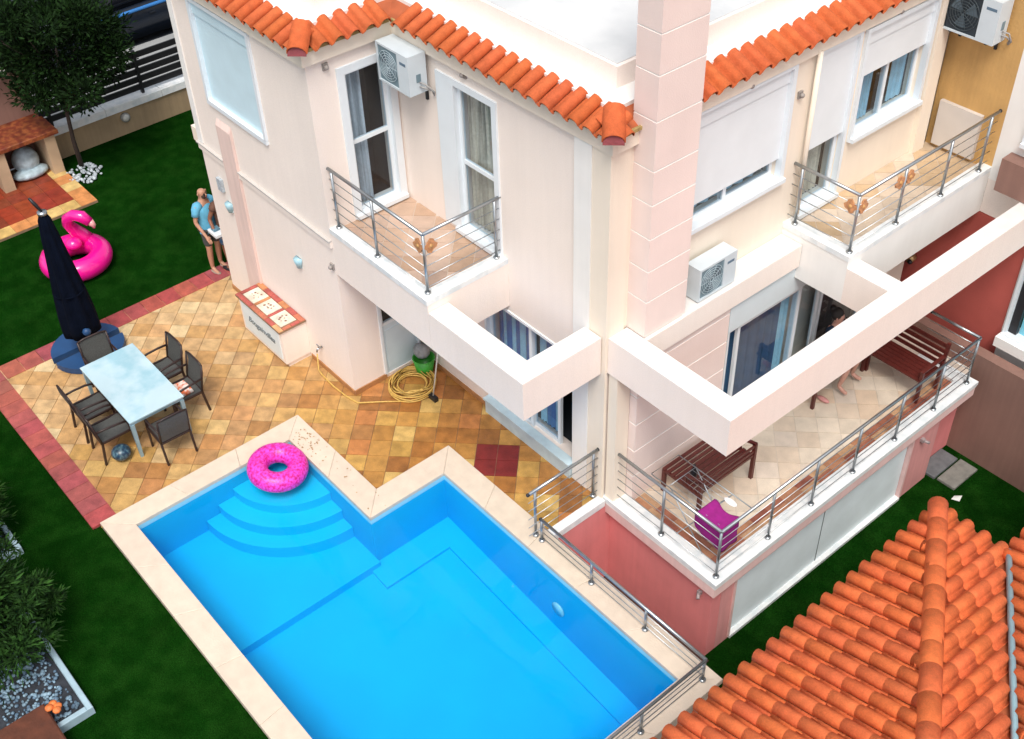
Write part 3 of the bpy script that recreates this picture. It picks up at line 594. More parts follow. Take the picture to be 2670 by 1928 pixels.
ac(FM,.33,1.03,5.20,5.76,.08,.37,'air conditioner tucked under the inner corner of the eaves')
ac(FR,7.05,7.76,3.03,3.54,.06,.31,'white air conditioner low on the wall above the terrace pergola')
FN=FY(12.45)
ac(FN,4.47,5.28,5.13,5.75,.06,.36,'dark fronted air conditioner high on the ochre wall',dark=True)
# ================================================================= PARTY WALL / NEIGHBOUR
nb=E('neighbour_house','white and ochre neighbouring house with red ground floor wall','house',(6.5,13,0))
mk('ochre_wall',MB().box(4.42,5.56,12.45,12.7,3.0,7.5),YEL,nb); mk('white_box',MB().box(4.55,5.25,12.38,12.449,3.2,3.92),mat('pale_cabinet',(.62,.58,.54),.6,.05,3),nb)
mk('red_wall',MB().box(4.42,6.43,12.45,12.7,-.1,2.41),RED,nb)
mk('white_wall',wall(FY(12.45),5.56,12,3.0,7.5,.25,[(5.98,7.6,3.78,4.8)]),WHITE,nb)
o=mk('window',surround(FY(12.45),5.98,7.6,3.78,4.8,.06,.05),FRAME,nb); sash(o,FY(12.45),5.98,6.8,3.78,4.8,-.1); sash(o,FY(12.45),6.78,7.6,3.78,4.8,-.1); backing(o,FY(12.45),5.98,7.6,3.78,4.8)
mk('maroon_panel',MB().prism([(5.80,12.2),(7.4,12.2),(7.4,12.449),(5.80,12.449)],3.02,3.55),BRN,nb)
mk('white_wall',wall(FY(12.45),6.43,12,-1.75,2.41,.25,[(6.52,8.6,.62,2.35)]),WHITE,nb)
o=mk('window',surround(FY(12.45),6.52,8.6,.62,2.35,.05,.05),FRAME,nb); mk('dark_frame',fb(MB(),FY(12.45),6.52,6.66,.62,2.35,-.1,-.02),DARKM,o)
mk('blue_blind',fb(MB(),FY(12.45),6.67,8.6,.62,2.35,-.12,-.1),mat('cyan_blind',(.20,.58,.72),.5,.08,2),o); mk('sill',fb(MB(),FY(12.45),6.45,8.7,.42,.60,0,.2),WHITE,o)
o=E('wall_spotlight','round brass spotlight on the red wall below the pergola','wall lamp',(4.67,12.42,1.09)); mk('lamp_body',MB().cyl((4.67,12.449,1.09),(4.67,12.33,1.09),.07,12),mat('brass',(.6,.42,.2),.4,metal=.6),o); mk('lens',MB().ball((4.70,12.33,1.06),.045,8,6),DARKM,o)
mk('garden_wall',MB().box(5.0,16,12.0,12.2,-1.9,.32),BRN,label='tall brown rendered wall behind the sunken lawn',cat='wall')
# paving slabs on lower lawn
PV=mat('concrete_slab',(1,1,1),.8,.25,9,.3,40,objcol=True)
for i,(x,y,a) in enumerate(((6.47,11.5,.34),(6.83,11.53,.32))):
    mk('paving_slab',MB().bbox(x-.16,x+.165,y-.33,y+.33,-1.75,-1.70),PV,label=('weathered grey paving slab on the sunken lawn nearer the basement wall','paler grey paving slab on the sunken lawn farther from the basement wall')[i],cat='paving slab',group='slabs on the sunken lawn',col=(.13,.14,.15) if i==0 else (.20,.20,.18))
mk('paper_scrap',MB().add([(7.08,11.0,-1.74),(7.2,11.05,-1.735),(7.17,11.16,-1.70),(7.07,11.1,-1.74)],[(0,1,2,3)]),mat('paper',(.7,.72,.7)),label='small white scrap lying on the dark sunken lawn',cat='litter')
for F,u,z,l in ((FX(6.50),10.62,-.55,'small camera on the pink basement wall right of the long shutter'),(FY(5.81),6.3,-.45,'small fitting near the top corner of the salmon basement wall')):
    mb=MB(); fb(mb,F,u-.03,u+.03,z-.03,z+.03,.002,.06); mb.cyl(F(u,z,.06),F(u+.05,z-.03,.12),.025); mk('security_camera',mb,mat('camgrey',(.35,.3,.3),.5),label=l,cat='camera')
# ================================================================= RAILINGS
def railing(label,pts,zt,zb,posts,nb=5,rt=.024,loc=None,grp=None):
    o=E('railing',label,'railing',(pts[0][0],pts[0][1],zb)); P=[Vector((*p,zt)) for p in pts]
    for a,b in zip(P[:-1],P[1:]):
        mk('handrail',MB().cyl(a,b,rt,10),STEEL,o)
        for k in range(nb):
            z=zb+(zt-zb)*(k+.6)/(nb+.6); mk('rail_bar',MB().cyl((a.x,a.y,z),(b.x,b.y,z),.0065,6),STEEL,o)
    for p in (P[0],P[-1]): mk('end_cap',MB().ball(p,rt*1.25,8,6),DARKM,o)
    for (x,y) in posts:
        q=mk('post',MB().cyl((x,y,zb),(x,y,zt-rt),.021,10),STEEL,o); mk('base_flange',MB().cyl((x,y,zb),(x,y,zb+.02),.045,12),STEEL,q)
    return o
railing('steel cable railing round the small front balcony',[(.10,4.42),(2.35,4.42),(2.35,5.86)],4.14,3.20,[(.28,4.42),(1.22,4.42),(2.34,4.43),(2.35,5.60)])
railing('steel cable railing round the long side balcony',[(4.36,9.18),(5.50,9.18),(5.50,12.38)],4.12,3.20,[(4.56,9.18),(5.49,9.19),(5.50,10.2),(5.50,11.25),(5.50,12.2)])
railing('long steel cable railing round the bench terrace',[(4.40,5.80),(6.52,5.80),(6.52,11.60),(5.65,11.60)],.97,.05,[(4.52,5.80),(5.50,5.80),(6.51,5.81)]+[(6.52,y) for y in (6.85,7.78,8.72,9.72,10.7)]+[(6.51,11.59)])
railing('short steel railing between the tiled patio and the sunken passage',[(4.36,4.36),(4.36,5.66)],.97,.04,[(4.34,4.50),(4.33,5.60)])
railing('low steel guard rail along the pool rim above the sunken passage',[(4.45,4.50),(7.50,4.50),(7.50,-1.2)],.46,.035,[(4.47,4.50),(5.47,4.50),(6.48,4.50),(7.49,4.49),(7.50,3.40),(7.50,2.3),(7.5,1.2),(7.5,.1)],3,.022)
# orange flower ornaments
ORN=mat('orange_ceramic',(.54,.25,.11),.45,.35,25)
def orn(x,y,z,d,label):
    o=E('flower_ornament',label,'ornament',(x,y,z),'orange ornaments on the balcony railings')
    for s,(ax,ay) in ((1,d[0]),(-1,d[1])):
        c=Vector((x+ax*.11,y+ay*.11,z)); t=Vector((ax,ay,0)); n=Vector((-ay,ax,0)); pts=[]
        for k in range(12):
            a=2*math.pi*k/12; r=.095*(1+.22*math.cos(4*a+.8)); pts.append(c+t*r*math.cos(a)+Vector((0,0,1))*r*math.sin(a))
        mk('petal_plate',MB().add([p+n*.012 for p in pts]+[p-n*.012 for p in pts],[tuple(range(12)),tuple(range(12,24))[::-1]]+[(i,(i+1)%12,12+(i+1)%12,12+i)[::-1] for i in range(12)]),ORN,o)
        mk('centre_boss',MB().ball(tuple(c),.035,8,6),mat('boss',(.5,.28,.1),.5),o)
orn(2.35,4.42,3.92,((-1,0),(0,1)),'orange flower ornament on the corner post of the front balcony'); orn(5.50,9.18,3.90,((-1,0),(0,1)),'orange flower ornament on the corner post of the side balcony'); orn(5.50,10.2,3.92,((0,-1),(0,1)),'orange flower ornament on the middle post of the side balcony')
# ================================================================= TABLE & CHAIRS
tb=E('dining_table','white glass topped outdoor dining table on the patio','table',(-1.65,1.51,0))
GT=mat('white_glass_top',(.47,.62,.68),.12,.10,1.2,col2=(.30,.50,.58),coat=.5)
mk('tabletop',MB().bbox(-2.49,-.81,1.06,1.96,.715,.74,.004),GT,tb)
TF=mat('pale_blue_frame',(.30,.46,.54),.4,.08,8,metal=.3)
mb=MB(); mb.box(-2.47,-.83,1.075,1.11,.66,.714).box(-2.47,-.83,1.91,1.945,.66,.714).box(-2.47,-2.435,1.11,1.91,.66,.714).box(-.865,-.83,1.11,1.91,.66,.714); mk('apron',mb,TF,tb)
for x in (-2.45,-.85):
    for y in (1.10,1.92): mk('leg',MB().add([(x-.03,y-.03,.66),(x+.03,y-.03,.66),(x+.03,y+.03,.66),(x-.03,y+.03,.66),(x-.022,y-.022,0),(x+.022,y-.022,0),(x+.022,y+.022,0),(x-.022,y+.022,0)],[(0,1,2,3),(7,6,5,4),(0,4,5,1),(1,5,6,2),(2,6,7,3),(3,7,4,0)]),TF,tb)
CF=mat('brown_chair_frame',(.028,.014,.012),.4,.15,12); CS=mat('grey_sling',(.075,.078,.074),.7,.3,60,.3,200)
def make_chair():
    o=E('patio_chair','x','chair',(0,0,0),'dark sling chairs round the dining table')
    # faces +y; back at y=-.26
    for s in (-1,1):
        x=.235*s
        mk('leg',MB().bar((x,-.20,.42),(x,-.25,0),.03,.035),CF,o); mk('leg',MB().bar((x,.25,.62),(x,.29,0),.03,.035),CF,o)
        mk('back_post',MB().tube([(x,-.20,.40),(x,-.24,.62),(x,-.29,.90)],.017,6),CF,o)
        mk('arm_rest',MB().tube([(x,-.245,.66),(x*1.05,-.10,.665),(x*1.08,.10,.655),(x*1.02,.26,.62)],.018,6),CF,o)
        mk('seat_rail',MB().bar((x,-.21,.42),(x,.27,.43),.03,.03),CF,o)
    mk('seat_rail',MB().bar((-.235,.26,.43),(.235,.26,.43),.03,.03),CF,o); mk('seat_rail',MB().bar((-.235,-.21,.42),(.235,-.21,.42),.03,.03),CF,o)
    vs=[(x,y,z+.004*math.cos(9*x)) for (y,z) in ((-.20,.435),(-.08,.42),(.10,.425),(.26,.447)) for x in (-.22,-.07,.07,.22)]
    mk('seat',MB().add(vs+[(a,b,c-.012) for a,b,c in vs],[(j*4+i,j*4+i+1,j*4+i+5,j*4+i+4) for j in range(3) for i in range(3)]+[(16+j*4+i,16+j*4+i+4,16+j*4+i+5,16+j*4+i+1) for j in range(3) for i in range(3)],True),CS,o)
    vs=[(x,y,z) for (y,z) in ((-.213,.46),(-.245,.60),(-.285,.75),(-.297,.905)) for x in (-.22,-.07,.07,.22)]
    mk('backrest',MB().add(vs+[(a,b-.012,c) for a,b,c in vs],[(j*4+i,j*4+i+1,j*4+i+5,j*4+i+4)[::-1] for j in range(3) for i in range(3)]+[(16+j*4+i,16+j*4+i+1,16+j*4+i+5,16+j*4+i+4) for j in range(3) for i in range(3)],True),CS,o)
    mk('top_rail',MB().tube([(-.235,-.29,.90),(-.12,-.295,.925),(.12,-.295,.925),(.235,-.29,.90)],.017,6),CF,o)
    return o
ch=make_chair()
spots=[(-1.90,.86,0,'sling chair on the lawn side of the table, nearer the umbrella'),(-1.27,.86,0,'sling chair on the lawn side of the table, nearer the pool'),
 (-1.93,2.14,math.pi,'sling chair on the house side of the table, nearer the umbrella'),(-1.29,2.14,math.pi,'sling chair on the house side of the table with a patterned cloth on its seat'),
 (-2.57,1.47,-math.pi/2,'sling chair at the umbrella end of the table'),(-.64,1.55,math.pi/2,'sling chair at the pool end of the table')]
for i,(x,y,a,l) in enumerate(spots):
    c=ch if i==0 else copy_tree(ch); c.location=(x,y,0); c.rotation_euler=(0,0,a+U(-.04,.04)); c['label']=l
mb=MB(); vs=[(-1.29+x,2.08+y,.46+.012*math.sin(17*x+9*y)+.01) for y in (-.16,-.08,0,.08,.16) for x in (-.17,-.085,0,.085,.17)]
mk('folded_cloth',mb.add(vs+[(a,b,.445) for a,b,c in vs],[(j*5+i,j*5+i+1,j*5+i+6,j*5+i+5) for j in range(4) for i in range(4)]+[(0,1,26,25),(1,2,27,26),(2,3,28,27),(3,4,29,28),(4,9,34,29),(9,14,39,34),(14,19,44,39),(19,24,49,44)],True),mat('orange_white_cloth',(.80,.72,.66),.85,.1,9,col2=(.70,.14,.04)),label='orange and white patterned cloth on a patio chair seat',cat='cloth')
mk('blue_bowl',MB().ball((-1.0,.86,.13),.15,14,9,(1,1,.8)),mat('navy_blue_plastic',(.012,.04,.08),.3,.5,14,col2=(.09,.17,.21)),label='round dark blue ball on the tiles under the table corner',cat='ball')
# umbrella
um=E('closed_umbrella','closed navy garden umbrella on a round weighted base','umbrella',(-3.71,1.60,0)); ux,uy=-3.71,1.60
NAVY=mat('navy_canvas',(.002,.004,.011),.95,.3,6,.3,30,spec=.08); NB=mat('navy_base',(.012,.06,.17),.5,.15,4)
prof=[(.46,.20),(.48,.34),(.62,.34),(.9,.31),(1.3,.26),(1.8,.20),(2.3,.15),(2.66,.10),(2.74,.065)]
vs=[];n=32
for z,r in prof:
    for k in range(n): a=2*math.pi*k/n; rr=.88*r*(1+.16*math.sin(8*a+z)*min(1,z/1.0)); vs.append((ux+rr*math.cos(a),uy+rr*math.sin(a),z))
mk('canopy',MB().add(vs,[(j*n+k,j*n+(k+1)%n,(j+1)*n+(k+1)%n,(j+1)*n+k) for j in range(len(prof)-1) for k in range(n)]+[tuple(range((len(prof)-1)*n,len(prof)*n))],True),NAVY,um)
mk('pole',MB().cyl((ux,uy,.05),(ux,uy,2.78),.03,10),STEEL,um); mk('cap',MB().cyl((ux,uy,2.75),(ux,uy,2.80),.075,14),STEEL,um); mk('finial',MB().tube([(ux,uy,2.8),(ux-.06,uy-.05,2.93),(ux-.10,uy-.09,3.03)],[.02,.03,.02]),DARKM,um)
mk('tie_strap',MB().torus((ux,uy,1.3),.245,.012,24,6),NAVY,um)
for k in range(4):
    a0=k*math.pi/2+.12; pts=[(ux+.09*math.cos(a0+.7),uy+.09*math.sin(a0+.7))]+[(ux+.60*math.cos(a0+i*1.33/8),uy+.60*math.sin(a0+i*1.33/8)) for i in range(9)]
    mk('base_weight',MB().prism(pts,.02,.13),NB,um)
mk('crank',MB().ball((ux+.30,uy-.02,.62),.07,10,7),NB,um)
# flamingo
fl=E('flamingo_float','pink inflatable flamingo ring standing on the lawn','inflatable',(-6.2,2.57,-.05)); PK=mat('pink_vinyl',(.80,.006,.27),.25,.04,5,coat=.6)
mk('ring',MB().torus((-6.18,2.55,.15),.45,.205,36,16),PK,fl)
mk('neck',MB().tube([(-6.42,2.92,.22),(-6.46,2.84,.38),(-6.47,2.74,.55),(-6.43,2.66,.72),(-6.33,2.66,.88),(-6.20,2.74,.98),(-6.06,2.84,.97),(-5.97,2.92,.86)],[.17,.14,.115,.10,.10,.10,.11,.085],14),PK,fl)
mk('beak',MB().tube([(-5.97,2.92,.87),(-5.93,2.96,.79),(-5.94,2.96,.73)],[.075,.045,.015],10),mat('beak_black',(.75,.35,.35),.3,.1,5),fl)
mk('wing',MB().ball((-6.30,2.62,.36),.15,12,8,(1,1,.8)),PK,fl)
# donut float
dn=E('donut_float','pink iced donut swimming ring floating in the pool corner','inflatable',(.80,2.50,-.1)); tl=Matrix.Rotation(.10,3,'Y')@Matrix.Rotation(-.08,3,'X')
mk('dough',MB().torus((.78,2.50,.03),.30,.150,36,16,tl),mat('tan_dough',(.55,.27,.14),.4,.1,6),dn)
mk('icing',MB().torus((.78,2.50,.035),.30,.157,36,14,tl,minor=(-.35,math.pi+.35)),mat('pink_icing',(.84,.06,.58),.4,.15,16,col2=(.58,.004,.20)),dn)
# hose
HM=mat('yellow_hose',(.62,.40,.10),.5,.2,20); pts=[]
for i in range(230):
    a=i*.22; r=.22+.15*((i*.37)%1 if i%7 else .5)*.0+.08*math.sin(i*.071)+.085; pts.append((.66+r*math.cos(a),5.10+r*math.sin(a),.02+.018*(i//28)*.75+.006*math.sin(i)))
ho=E('garden_hose','coiled yellow garden hose on the tiles by the back door','hose',(.66,5.1,0)); mk('coil',MB().tube(pts,.0125,6),HM,ho)
mk('coil',MB().tube([(.66+(.30+.06*math.sin(k*.9))*math.cos(k*.3),5.10+(.30+.06*math.sin(k*.9))*math.sin(k*.3),.13) for k in range(40)],.0125,6),HM,ho)
mk('hose_end',MB().tube([(.95,4.88,.02),(.66,4.55,.015),(.40,4.22,.015),(.15,4.17,.015),(-.2,4.15,.015),(-.55,4.17,.015),(-.66,4.18,.05),(-.65,4.20,.38)],.0125,6),HM,ho)
bk=E('green_bucket','green plastic tub with cleaning things beside the hose','bucket',(.50,5.47,0)); GB=mat('green_plastic',(.04,.30,.03),.35,.25,8)
n=16; vs=[(.50+r*math.cos(2*math.pi*k/n),5.47+r*math.sin(2*math.pi*k/n),z) for z,r in ((0,.13),(.3,.18),(.3,.165),(.02,.12)) for k in range(n)]
mk('tub',MB().add(vs,[(j*n+k,j*n+(k+1)%n,(j+1)*n+(k+1)%n,(j+1)*n+k) for j in range(3) for k in range(n)]+[tuple(range(3*n,4*n))],True),GB,bk); mk('rim',MB().torus((.50,5.47,.3),.175,.012,16,6),GB,bk)
mk('grey_sack',MB().ball((.42,5.50,.38),.15,10,7,(1,.9,.9)),mat('grey_bag',(.26,.27,.28),.7,.3,14,.6,12),label='grey cleaning bag sitting in the green tub',cat='bag')
mk('dark_mop_head',MB().ball((.38,5.58,.55),.07,8,6,(1.2,.8,.7)),mat('mop_brown',(.07,.045,.03),.9,.3,40),label='dark brown mop head resting on the grey bag',cat='mop')
br=E('broom','white handled broom with dark head leaning under the balcony','broom',(1.12,5.17,0)); mk('handle',MB().cyl((1.12,5.17,.08),(1.06,5.50,1.45),.012,8),mat('white_handle',(.7,.7,.68),.4),br); mk('brush_head',MB().box(1.03,1.21,5.13,5.2,0,.08),DARKM,br)
# ================================================================= BENCHES, RACK
def slat(o,name,a,b,w=.05,t=.02): return mk(name,MB().bar(a,b,w,t),WOOD,o)
b1=E('wooden_bench','dark wooden slatted bench beside the pink clad column','bench',(5.2,7.03,0))
for k in range(8): x=4.90+k*.083; slat(b1,'seat_slat',(x,6.44,.44),(x,7.60,.44),.070 if 2<k<6 else .052,.022)
for y in (6.46,7.58):
    mk('leg',MB().bar((5.58,y,0),(5.58,y,.70),.055,.05),WOOD,b1); mk('leg',MB().bar((4.90,y,0),(4.90,y,.42),.055,.05),WOOD,b1); slat(b1,'side_rail',(4.88,y,.405),(5.60,y,.405),.03,.05); slat(b1,'arm_rest',(5.30,y,.62),(5.60,y,.70),.05,.03); slat(b1,'arm_strut',(5.30,y,.44),(5.30,y,.62),.03,.03)
for z in (.48,.56,.66): slat(b1,'back_slat',(5.585,6.46,z),(5.585,7.58,z),.022,.045)
mk('dark_bottle',MB().tube([(5.30,6.62,.452),(5.30,6.62,.60),(5.30,6.62,.66),(5.30,6.62,.72)],[.05,.05,.02,.02],10),DARKM,label='dark bottle standing on the bench beside the column',cat='bottle')
b2=E('wooden_bench','dark wooden bench backed against the far end of the terrace railing','bench',(5.75,11.0,0))
for k in range(6): y=10.68+k*.085; slat(b2,'seat_slat',(5.18,y,.44),(6.25,y,.44),.075,.022)
for k in range(4): z=.50+k*.10; slat(b2,'back_slat',(5.18,11.20+k*.02,z),(6.25,11.20+k*.02,z),.022,.065)
for x in (5.21,6.22):
    mk('leg',MB().bar((x,10.68,0),(x,10.68,.62),.05,.05),WOOD,b2); mk('leg',MB().bar((x,11.18,0),(x,11.27,.86),.05,.05),WOOD,b2); slat(b2,'arm_rest',(x,10.64,.63),(x,11.22,.63),.06,.025)
b3=E('wooden_bench','dark wooden bench below the glass door where someone sits','bench',(4.98,10.05,0))
for k in range(5): x=4.95+k*.075; slat(b3,'seat_slat',(x,9.36,.42),(x,10.78,.42),.062,.022)
for k in range(4): z=.50+k*.10; slat(b3,'back_slat',(4.86-k*.012,9.36,z),(4.86-k*.012,10.78,z),.022,.065)
for y in (9.40,10.74):
    mk('leg',MB().bar((5.24,y,0),(5.24,y,.60),.05,.05),WOOD,b3); mk('leg',MB().bar((4.90,y,0),(4.83,y,.86),.05,.05),WOOD,b3); slat(b3,'arm_rest',(5.26,y,.61),(4.88,y,.61),.06,.025)
rk=E('drying_rack','folding metal clothes rack at the corner of the terrace','clothes rack',(6.18,6.22,0)); RS=mat('rack_steel',(.38,.42,.45),.35,metal=.6)
RC4=[(5.10,5.96),(6.45,5.96),(6.45,6.50),(5.10,6.50)]
mk('rack_frame',MB().tube([(x,y,.84) for x,y in RC4],.009,6,True),RS,rk)
for k in range(6): y=6.03+k*.08; mk('rack_wire',MB().cyl((5.42,y,.84),(6.10,y,.84),.0035,5),RS,rk)
for x in (5.42,6.10): mk('rack_wire',MB().cyl((x,5.96,.84),(x,6.50,.84),.006,5),RS,rk)
for y in (5.97,6.49): mk('leg',MB().cyl((5.45,y,.84),(6.15,y,0),.009,6),RS,rk); mk('leg',MB().cyl((6.10,y,.84),(5.60,y,0),.009,6),RS,rk)
mb=MB(); vs=[]; NX,NY=16,22
for j in range(NY+1):
    t=j/NY
    for i in range(NX+1):
        q=i/NX; x=6.0+.47*q; L0=.34+.03*math.sin(5*q)
        edge=.035*math.sin(7*q+1)*max(0,1-t*5)
        ss=t*(L0+.42)
        if ss<L0: y=6.22+edge-ss; z=.853+.006*math.sin(q*14+1)
        else: y=6.22-L0-.012-.010*math.sin(q*17); z=.853-(ss-L0)*(.45+.55*q)
        vs.append((x,y,z))
mb.add(vs,[(j*(NX+1)+i,(j+1)*(NX+1)+i,(j+1)*(NX+1)+i+1,j*(NX+1)+i+1) for j in range(NY) for i in range(NX)],True)
vs=[(6.472+.008*math.sin(j*1.1+i*.9)+.006*j/10,6.20-.34*i/10,.853-.050*j-(.02*math.sin(i))*j/8) for j in range(9) for i in range(11)]
mb.add(vs,[(j*11+i,j*11+i+1,j*11+i+12,j*11+i+11) for j in range(8) for i in range(10)],True)
tw=mk('purple_towel',mb,mat('purple_towel',(.28,.008,.19),.95,.15,14),label='purple towel draped over the corner of the clothes rack',cat='towel')
so_=tw.modifiers.new('thickness','SOLIDIFY'); so_.thickness=.012
mk('white_cloth',MB().ball((6.18,6.36,.86),.075,10,6,(1.5,.7,.3)),mat('white_cloth',(.8,.8,.8),.8),label='small white cloth on the clothes rack behind the towel',cat='cloth')
mk('pink_slipper',MB().ball((5.24,9.66,.035),.06,10,6,(2.0,.8,.55)),mat('pink_rubber',(.62,.28,.26),.5,.1,8),label='pink slipper lying on the terrace floor beside the seated woman',cat='slipper')
# ================================================================= PEOPLE
def skin(name,verts,edges,radii,mt,parent,sub=2,root=0):
    me=bpy.data.meshes.new(name); me.from_pydata(verts,edges,[]); o=bpy.data.objects.new(name,me); COL.objects.link(o); o.parent=parent
    s=o.modifiers.new('skin','SKIN'); s.use_smooth_shade=True
    for i,r in enumerate(radii):
        v=me.skin_vertices[0].data[i]; v.radius=(r,r) if not isinstance(r,tuple) else r; v.use_root=(i==root)
    u=o.modifiers.new('sub','SUBSURF'); u.levels=sub; u.render_levels=sub
    me.materials.append(mt); return o
def figure(label,loc,rz,J,cl,hair=None,props=None):
    """J: joint dict in local coords"""
    root=E('person',label,'person',loc); root.rotation_euler=(0,0,rz)
    names=list(J); idx={n_:i for i,n_ in enumerate(names)}; V=[J[n_][0] for n_ in names]; Rr=[J[n_][1] for n_ in names]
    ed=[(idx[J[n_][2]],idx[n_]) for n_ in names if J[n_][2]]
    # fingers: five short chains from each palm
    for s in ('l','r'):
        w=Vector(J['wrist_'+s][0]); p=Vector(J['palm_'+s][0]); d=(p-w).normalized(); side=d.cross(Vector((0,0,1)))
        if side.length<.1: side=Vector((0,1,0))
        side.normalize(); 
        for k,(off,L) in enumerate(((-.03,.065),(-.011,.078),(.010,.074),(.028,.058))):
            a=p+d*.02+side*off; b=a+d*L*.6; c=b+d*L*.4+Vector((0,0,-.012)); i0=len(V); V+= [tuple(a),tuple(b),tuple(c)]; Rr+=[.011,.009,.007]; ed+=[(idx['palm_'+s],i0),(i0,i0+1),(i0+1,i0+2)]
        a=w.lerp(p,.5)-side*.035; b=a-side*.02+d*.045; i0=len(V); V+=[tuple(a),tuple(b)]; Rr+=[.012,.009]; ed+=[(idx['palm_'+s],i0),(i0,i0+1)]
    skin('body',V,ed,Rr,cl['skin'],root)
    hd=Vector(J['head'][0]); f=Vector(cl.get('face',(1,0,0))).normalized(); sd2=Vector((-f.y,f.x,0)); up=f.cross(sd2)*-1
    up=Vector((0,0,1))
    mk2=lambda nm,mb,mt: loc_mesh(nm,mb,mt,root)
    mk2('nose',MB().ball(tuple(hd+f*.105-up*.01),.016,6,5,(1,1,1.4)),cl['skin'])
    for s in (-1,1):
        mk2('eye',MB().ball(tuple(hd+f*.088+sd2*.034*s+up*.015),.013,6,5),mat('eye_dark',(.03,.02,.02),.2)); mk2('ear',MB().ball(tuple(hd+sd2*.088*s),.026,6,5,(.6,.6,1.2)),cl['skin'])
    mk2('mouth',MB().ball(tuple(hd+f*.092-up*.05),.02,6,5,(1,1,.3)),mat('lips',(.35,.10,.09),.4))
    for gz in cl['garments']:
        if len(gz)==3: mk2(*gz); continue
        nm,chain=gz
        mt=chain[0]; vs=[p for p,r in chain[1]]; rs=[r for p,r in chain[1]]; skin(nm,vs,chain[2],rs,mt,root,2)
    if hair: mk2('hair',hair,mat('dark_hair',(.012,.008,.006),.6,.3,40))
    if props:
        for nm,mb,mt in props: mk2(nm,mb,mt)
    return root
def loc_mesh(nm,mb,mt,root):
    me=bpy.data.meshes.new(nm); me.from_pydata([tuple(v) for v in mb.v],[],mb.f); me.polygons.foreach_set('use_smooth',mb.sm); me.materials.append(mt); me.update(); o=bpy.data.objects.new(nm,me); COL.objects.link(o); o.parent=root; return o
def standing(arms,lean=0):
    J={'pelvis':((0,0,.93),.115,None),'waist':((0,0,1.08),.105,'pelvis'),'chest':((.01,0,1.30),.115,'waist'),'base':((0,0,1.42),.075,'chest'),'neck':((.01,0,1.52),.052,'base'),'head':((.03,0,1.635),(.083,.095),'neck'),'crown':((.02,0,1.71),(.06,.065),'head')}
    for s,n_ in ((1,'l'),(-1,'r')):
        J['hip_'+n_]=((0,.09*s,.88),.085,'pelvis'); J['knee_'+n_]=((.015,.10*s,.48),.058,'hip_'+n_); J['calf_'+n_]=((-.01,.10*s,.33),.055,'knee_'+n_); J['ankle_'+n_]=((-.02,.10*s,.08),.036,'calf_'+n_); J['foot_'+n_]=((.06,.11*s,.035),.034,'ankle_'+n_); J['toe_'+n_]=((.15,.12*s,.025),.026,'foot_'+n_)
        J['sh_'+n_]=((0,.18*s,1.41),.055,'base'); e,wr=arms[n_]; J['elbow_'+n_]=(e,.038,'sh_'+n_); J['wrist_'+n_]=(wr,.027,'elbow_'+n_)
        d=(Vector(wr)-Vector(e)).normalized(); J['palm_'+n_]=(tuple(Vector(wr)+d*.07),.030,'wrist_'+n_)
    return J
def shirt(J,mt,sl=.55):
    Pv,W,Cc,B=[Vector(J[k][0]) for k in ('pelvis','waist','chest','base')]; f=1.0 if Pv.z>.8 else .86
    ring=[(Pv-Vector((0,0,.07)),.135,.185),(Pv+Vector((0,0,.05)),.13,.17),(W,.125,.158),(W.lerp(Cc,.55),.135,.172),(Cc,.135,.185),(Cc.lerp(B,.6),.115,.175),(B+Vector((0,0,.015)),.085,.115),(B+Vector((.005,0,.045)),.062,.062)]
    mb=MB(); n=18; vs=[]
    for c,rx,ry in ring:
        for k in range(n):
            a=2*math.pi*k/n; w_=1+.035*math.sin(3*a+c.z*23)*(c.z<Cc.z); vs.append((c.x+rx*f*w_*math.cos(a),c.y+ry*f*w_*math.sin(a),c.z))
    mb.add(vs,[(i*n+k,i*n+(k+1)%n,(i+1)*n+(k+1)%n,(i+1)*n+k) for i in range(len(ring)-1) for k in range(n)]+[tuple(range((len(ring)-1)*n,len(ring)*n))],True)
    for n_ in ('l','r'):
        a=Vector(J['sh_'+n_][0]); b=Vector(J['elbow_'+n_][0]); i_=Vector((a.x,a.y*.45,a.z-.01))
        mb.tube([i_,a.lerp(i_,.25)+Vector((0,0,.0)),a.lerp(b,.15),a.lerp(b,sl*.6),a.lerp(b,sl)],[.085*f,.088*f,.078*f,.070*f,.072*f],12)
    return ('shirt',mb,mt)
def shorts(J,mt,f=.85):
    pts=[(tuple(Vector(J['pelvis'][0])+Vector((0,0,.03))),(.145,.12))]; ed=[]
    for n_ in ('l','r'):
        i=len(pts); a=Vector(J['hip_'+n_][0]); b=Vector(J['knee_'+n_][0]); pts+=[(tuple(a),.10),(tuple(a.lerp(b,f)),.082)]; ed+=[(0,i),(i,i+1)]
    return ('shorts',(mt,pts,ed))
J=standing({'l':((.05,.26,1.16),(.25,.20,1.02)),'r':((.0,-.25,1.13),(.18,-.24,.92))})
figure('bald man in pale blue shirt and grey shorts standing at the villa corner',(-4.30,4.40,.0),math.radians(15),J,{'skin':SKIN,'garments':[shirt(J,mat('sky_blue_cotton',(.12,.42,.62),.8,.12,14)),shorts(J,mat('grey_shorts',(.07,.075,.075),.85,.2,10))]},
  props=[('beard',MB().ball((.075,0,1.585),.06,8,6,(.8,1,.9)),mat('dark_beard',(.05,.03,.02),.8)),('sandal',MB().ball((.06,.11,.015),.05,8,5,(2.6,1,.4)),mat('sandal',(.35,.28,.22),.7)),('sandal',MB().ball((.06,-.11,.015),.05,8,5,(2.6,1,.4)),MATS['sandal'])])
J2=standing({'l':((.10,.24,1.16),(-.02,.30,1.0)),'r':((.10,-.24,1.14),(.30,-.20,1.05))})
